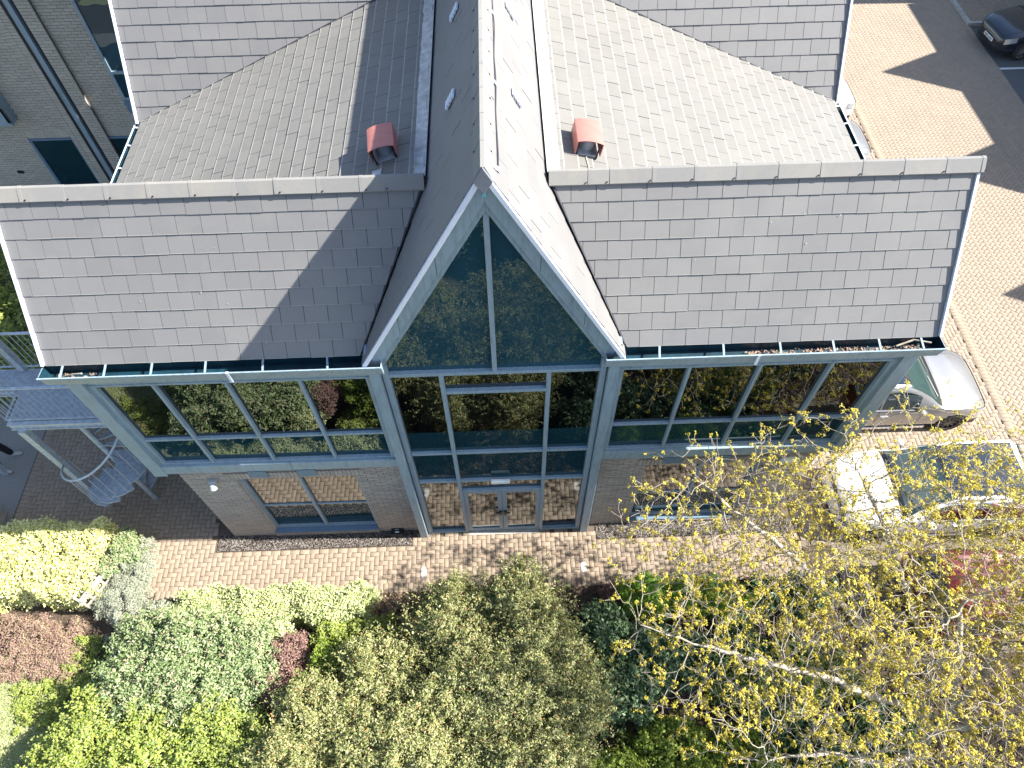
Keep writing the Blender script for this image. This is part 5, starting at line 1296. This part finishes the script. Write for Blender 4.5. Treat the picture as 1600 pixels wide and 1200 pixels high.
for p in par:
    if p >= 0: nch[p] += 1
rad = np.zeros(len(NN)); acc = np.zeros(len(NN))
for i in range(len(NN)-1, -1, -1):
    if nch[i] == 0: acc[i] = .0032**2.35
    rad[i] = max(acc[i], .0032**2.35)**(1/2.35)
    if par[i] >= 0: acc[par[i]] += rad[i]**2.35
# parents may have larger index than children for limbs: iterate twice by depth order
depth = np.zeros(len(NN), int)
for i in range(len(NN)):
    d_ = 0; j = i
    while par[j] >= 0: j = par[j]; d_ += 1
    depth[i] = d_
acc[:] = 0
for i in np.argsort(-depth):
    if nch[i] == 0: acc[i] = .0034**2.35
    rad[i] = acc[i]**(1/2.35)
    if par[i] >= 0: acc[par[i]] += acc[i]
rad = np.where(rad > .015, np.minimum(rad*1.35, .16), rad)
maple = thing('maple_tree', 'spring maple with pale bare limbs and small yellow green leaves at lower right', 'tree', (6.9, -4.9, 0))
off = np.array([6.9, -4.9, 0])
def edges_mesh(sel, k, mat, name, parent):
    if len(sel) == 0: return
    a = NN[np.array([par[i] for i in sel])]-off; b = NN[sel]-off; ra = np.minimum(rad[[par[i] for i in sel]], rad[sel]*1.25)[:, None]; rb = rad[sel][:, None]
    d = b-a; d /= np.linalg.norm(d, axis=1, keepdims=True)+1e-9; ref = np.where(np.abs(d[:, 2:3]) > .9, np.array([[1., 0, 0]]), np.array([[0, 0, 1.]]))
    u = np.cross(d, ref); u /= np.linalg.norm(u, axis=1, keepdims=True); v = np.cross(d, u); V = []
    b = b+d*rb*.4
    for (p, r) in ((a, ra), (b, rb)):
        for q in range(k): t_ = 2*math.pi*q/k; V.append(p+(u*math.cos(t_)+v*math.sin(t_))*r)
    V = np.stack(V, 1).reshape(-1, 3); F = (np.arange(len(sel))*2*k)[:, None, None]+np.array([(q, (q+1) % k, k+(q+1) % k, k+q) for q in range(k)])[None]
    return link(name, np_mesh(name, V, F.reshape(-1, 4), mat, True), parent)
idx = np.array([i for i in range(len(NN)) if par[i] >= 0])
thin = idx[rad[idx] <= .028]
tr_o = edges_mesh(idx[rad[idx] > .06], 14, T['bark'], 'trunk', maple); lm_o = edges_mesh(idx[(rad[idx] > .028) & (rad[idx] <= .06)], 9, T['bark'], 'limbs', maple); tw_o = edges_mesh(thin, 5, T['twig'], 'twigs', maple)
# fine shoots
tips = np.array([i for i in range(len(NN)) if nch[i] == 0]); thn = np.array([i for i in range(len(NN)) if rad[i] < .012])
wt_ = np.where((NN[thn, 0] > 7.4) & (NN[thn, 1] < -1.0) & (NN[thn, 1] > -3.6), 3.0, 1.0)*np.where((NN[thn, 0] > 6.6) & (NN[thn, 1] < -.9), 4.0, 1.0)*np.where(NN[thn, 1] > -1.0, .4, 1)
sr = np.concatenate([tips, tips, tips, RNG.choice(thn, int(len(thn)*.58), replace=False, p=wt_/wt_.sum())])
par_a = np.array(par); dirs = NN[sr]-NN[np.maximum(par_a[sr], 0)]; dirs /= np.linalg.norm(dirs, axis=1, keepdims=True)+1e-9
d1 = dirs+RNG.normal(0, .5, (len(sr), 3))+np.array([-.12, .1, .22]); d1 /= np.linalg.norm(d1, axis=1, keepdims=True)
L1 = RNG.uniform(.10, .34, (len(sr), 1)); A0 = NN[sr]-off; A1 = A0+d1*L1*.5; d2 = d1+RNG.normal(0, .25, d1.shape); d2 /= np.linalg.norm(d2, axis=1, keepdims=True); A2 = A1+d2*L1*.5
def seg_mesh(a, b, ra, rb, k, mat, name, parent):
    d = b-a; d /= np.linalg.norm(d, axis=1, keepdims=True)+1e-9; ref = np.where(np.abs(d[:, 2:3]) > .9, np.array([[1., 0, 0]]), np.array([[0, 0, 1.]]))
    u = np.cross(d, ref); u /= np.linalg.norm(u, axis=1, keepdims=True); v = np.cross(d, u); V = []
    for (p, r) in ((a, ra), (b+d*.004, rb)):
        for q in range(k): t_ = 2*math.pi*q/k; V.append(p+(u*math.cos(t_)+v*math.sin(t_))*r)
    V = np.stack(V, 1).reshape(-1, 3); F = (np.arange(len(a))*2*k)[:, None, None]+np.array([(q, (q+1) % k, k+(q+1) % k, k+q) for q in range(k)])[None]
    return link(name, np_mesh(name, V, F.reshape(-1, 4), mat, True), parent)
sh_o = seg_mesh(np.concatenate([A0, A1]), np.concatenate([A1, A2]), .0038, .0028, 4, T['twig'], 'shoots', maple)
sh_o['kind'] = 'stuff'
ends = np.concatenate([A2, A1[::2]]); kk = 12; c = np.repeat(ends, kk, 0); n = len(c); q = RNG.normal(0, 1, (n, 3)); q /= np.linalg.norm(q, axis=1, keepdims=True); c = c+q*RNG.uniform(.008, .045, (n, 1))+np.array([0, 0, .01])
g = np.repeat(RNG.random(len(ends)) < .78, kk)
V, F = leaves(c[g], (q+np.array([0, 0, .5]))[g], .033, .62, spread=.7); cr_o = link('crown', np_mesh('crown', V, F, LEAF['maple']), maple)
m2 = maple.copy(); C.objects.link(m2); m2.location = (10.9, -6.6, 0); m2.rotation_euler = (0, 0, math.radians(-28)); m2['label'] = 'second maple, its yellow leaved branch ends reaching into the bottom right corner'
for ch in list(maple.children):
    c2 = ch.copy(); C.objects.link(c2); c2.parent = m2
print('TILES', n1, 'maple nodes', len(NN), 'tips', len(tips), 'trunk r', rad.max())

# ------------------------------------------------------------------ render settings
scene.render.engine = 'CYCLES'
scene.render.resolution_x = 1024; scene.render.resolution_y = 768
scene.cycles.max_bounces = 6
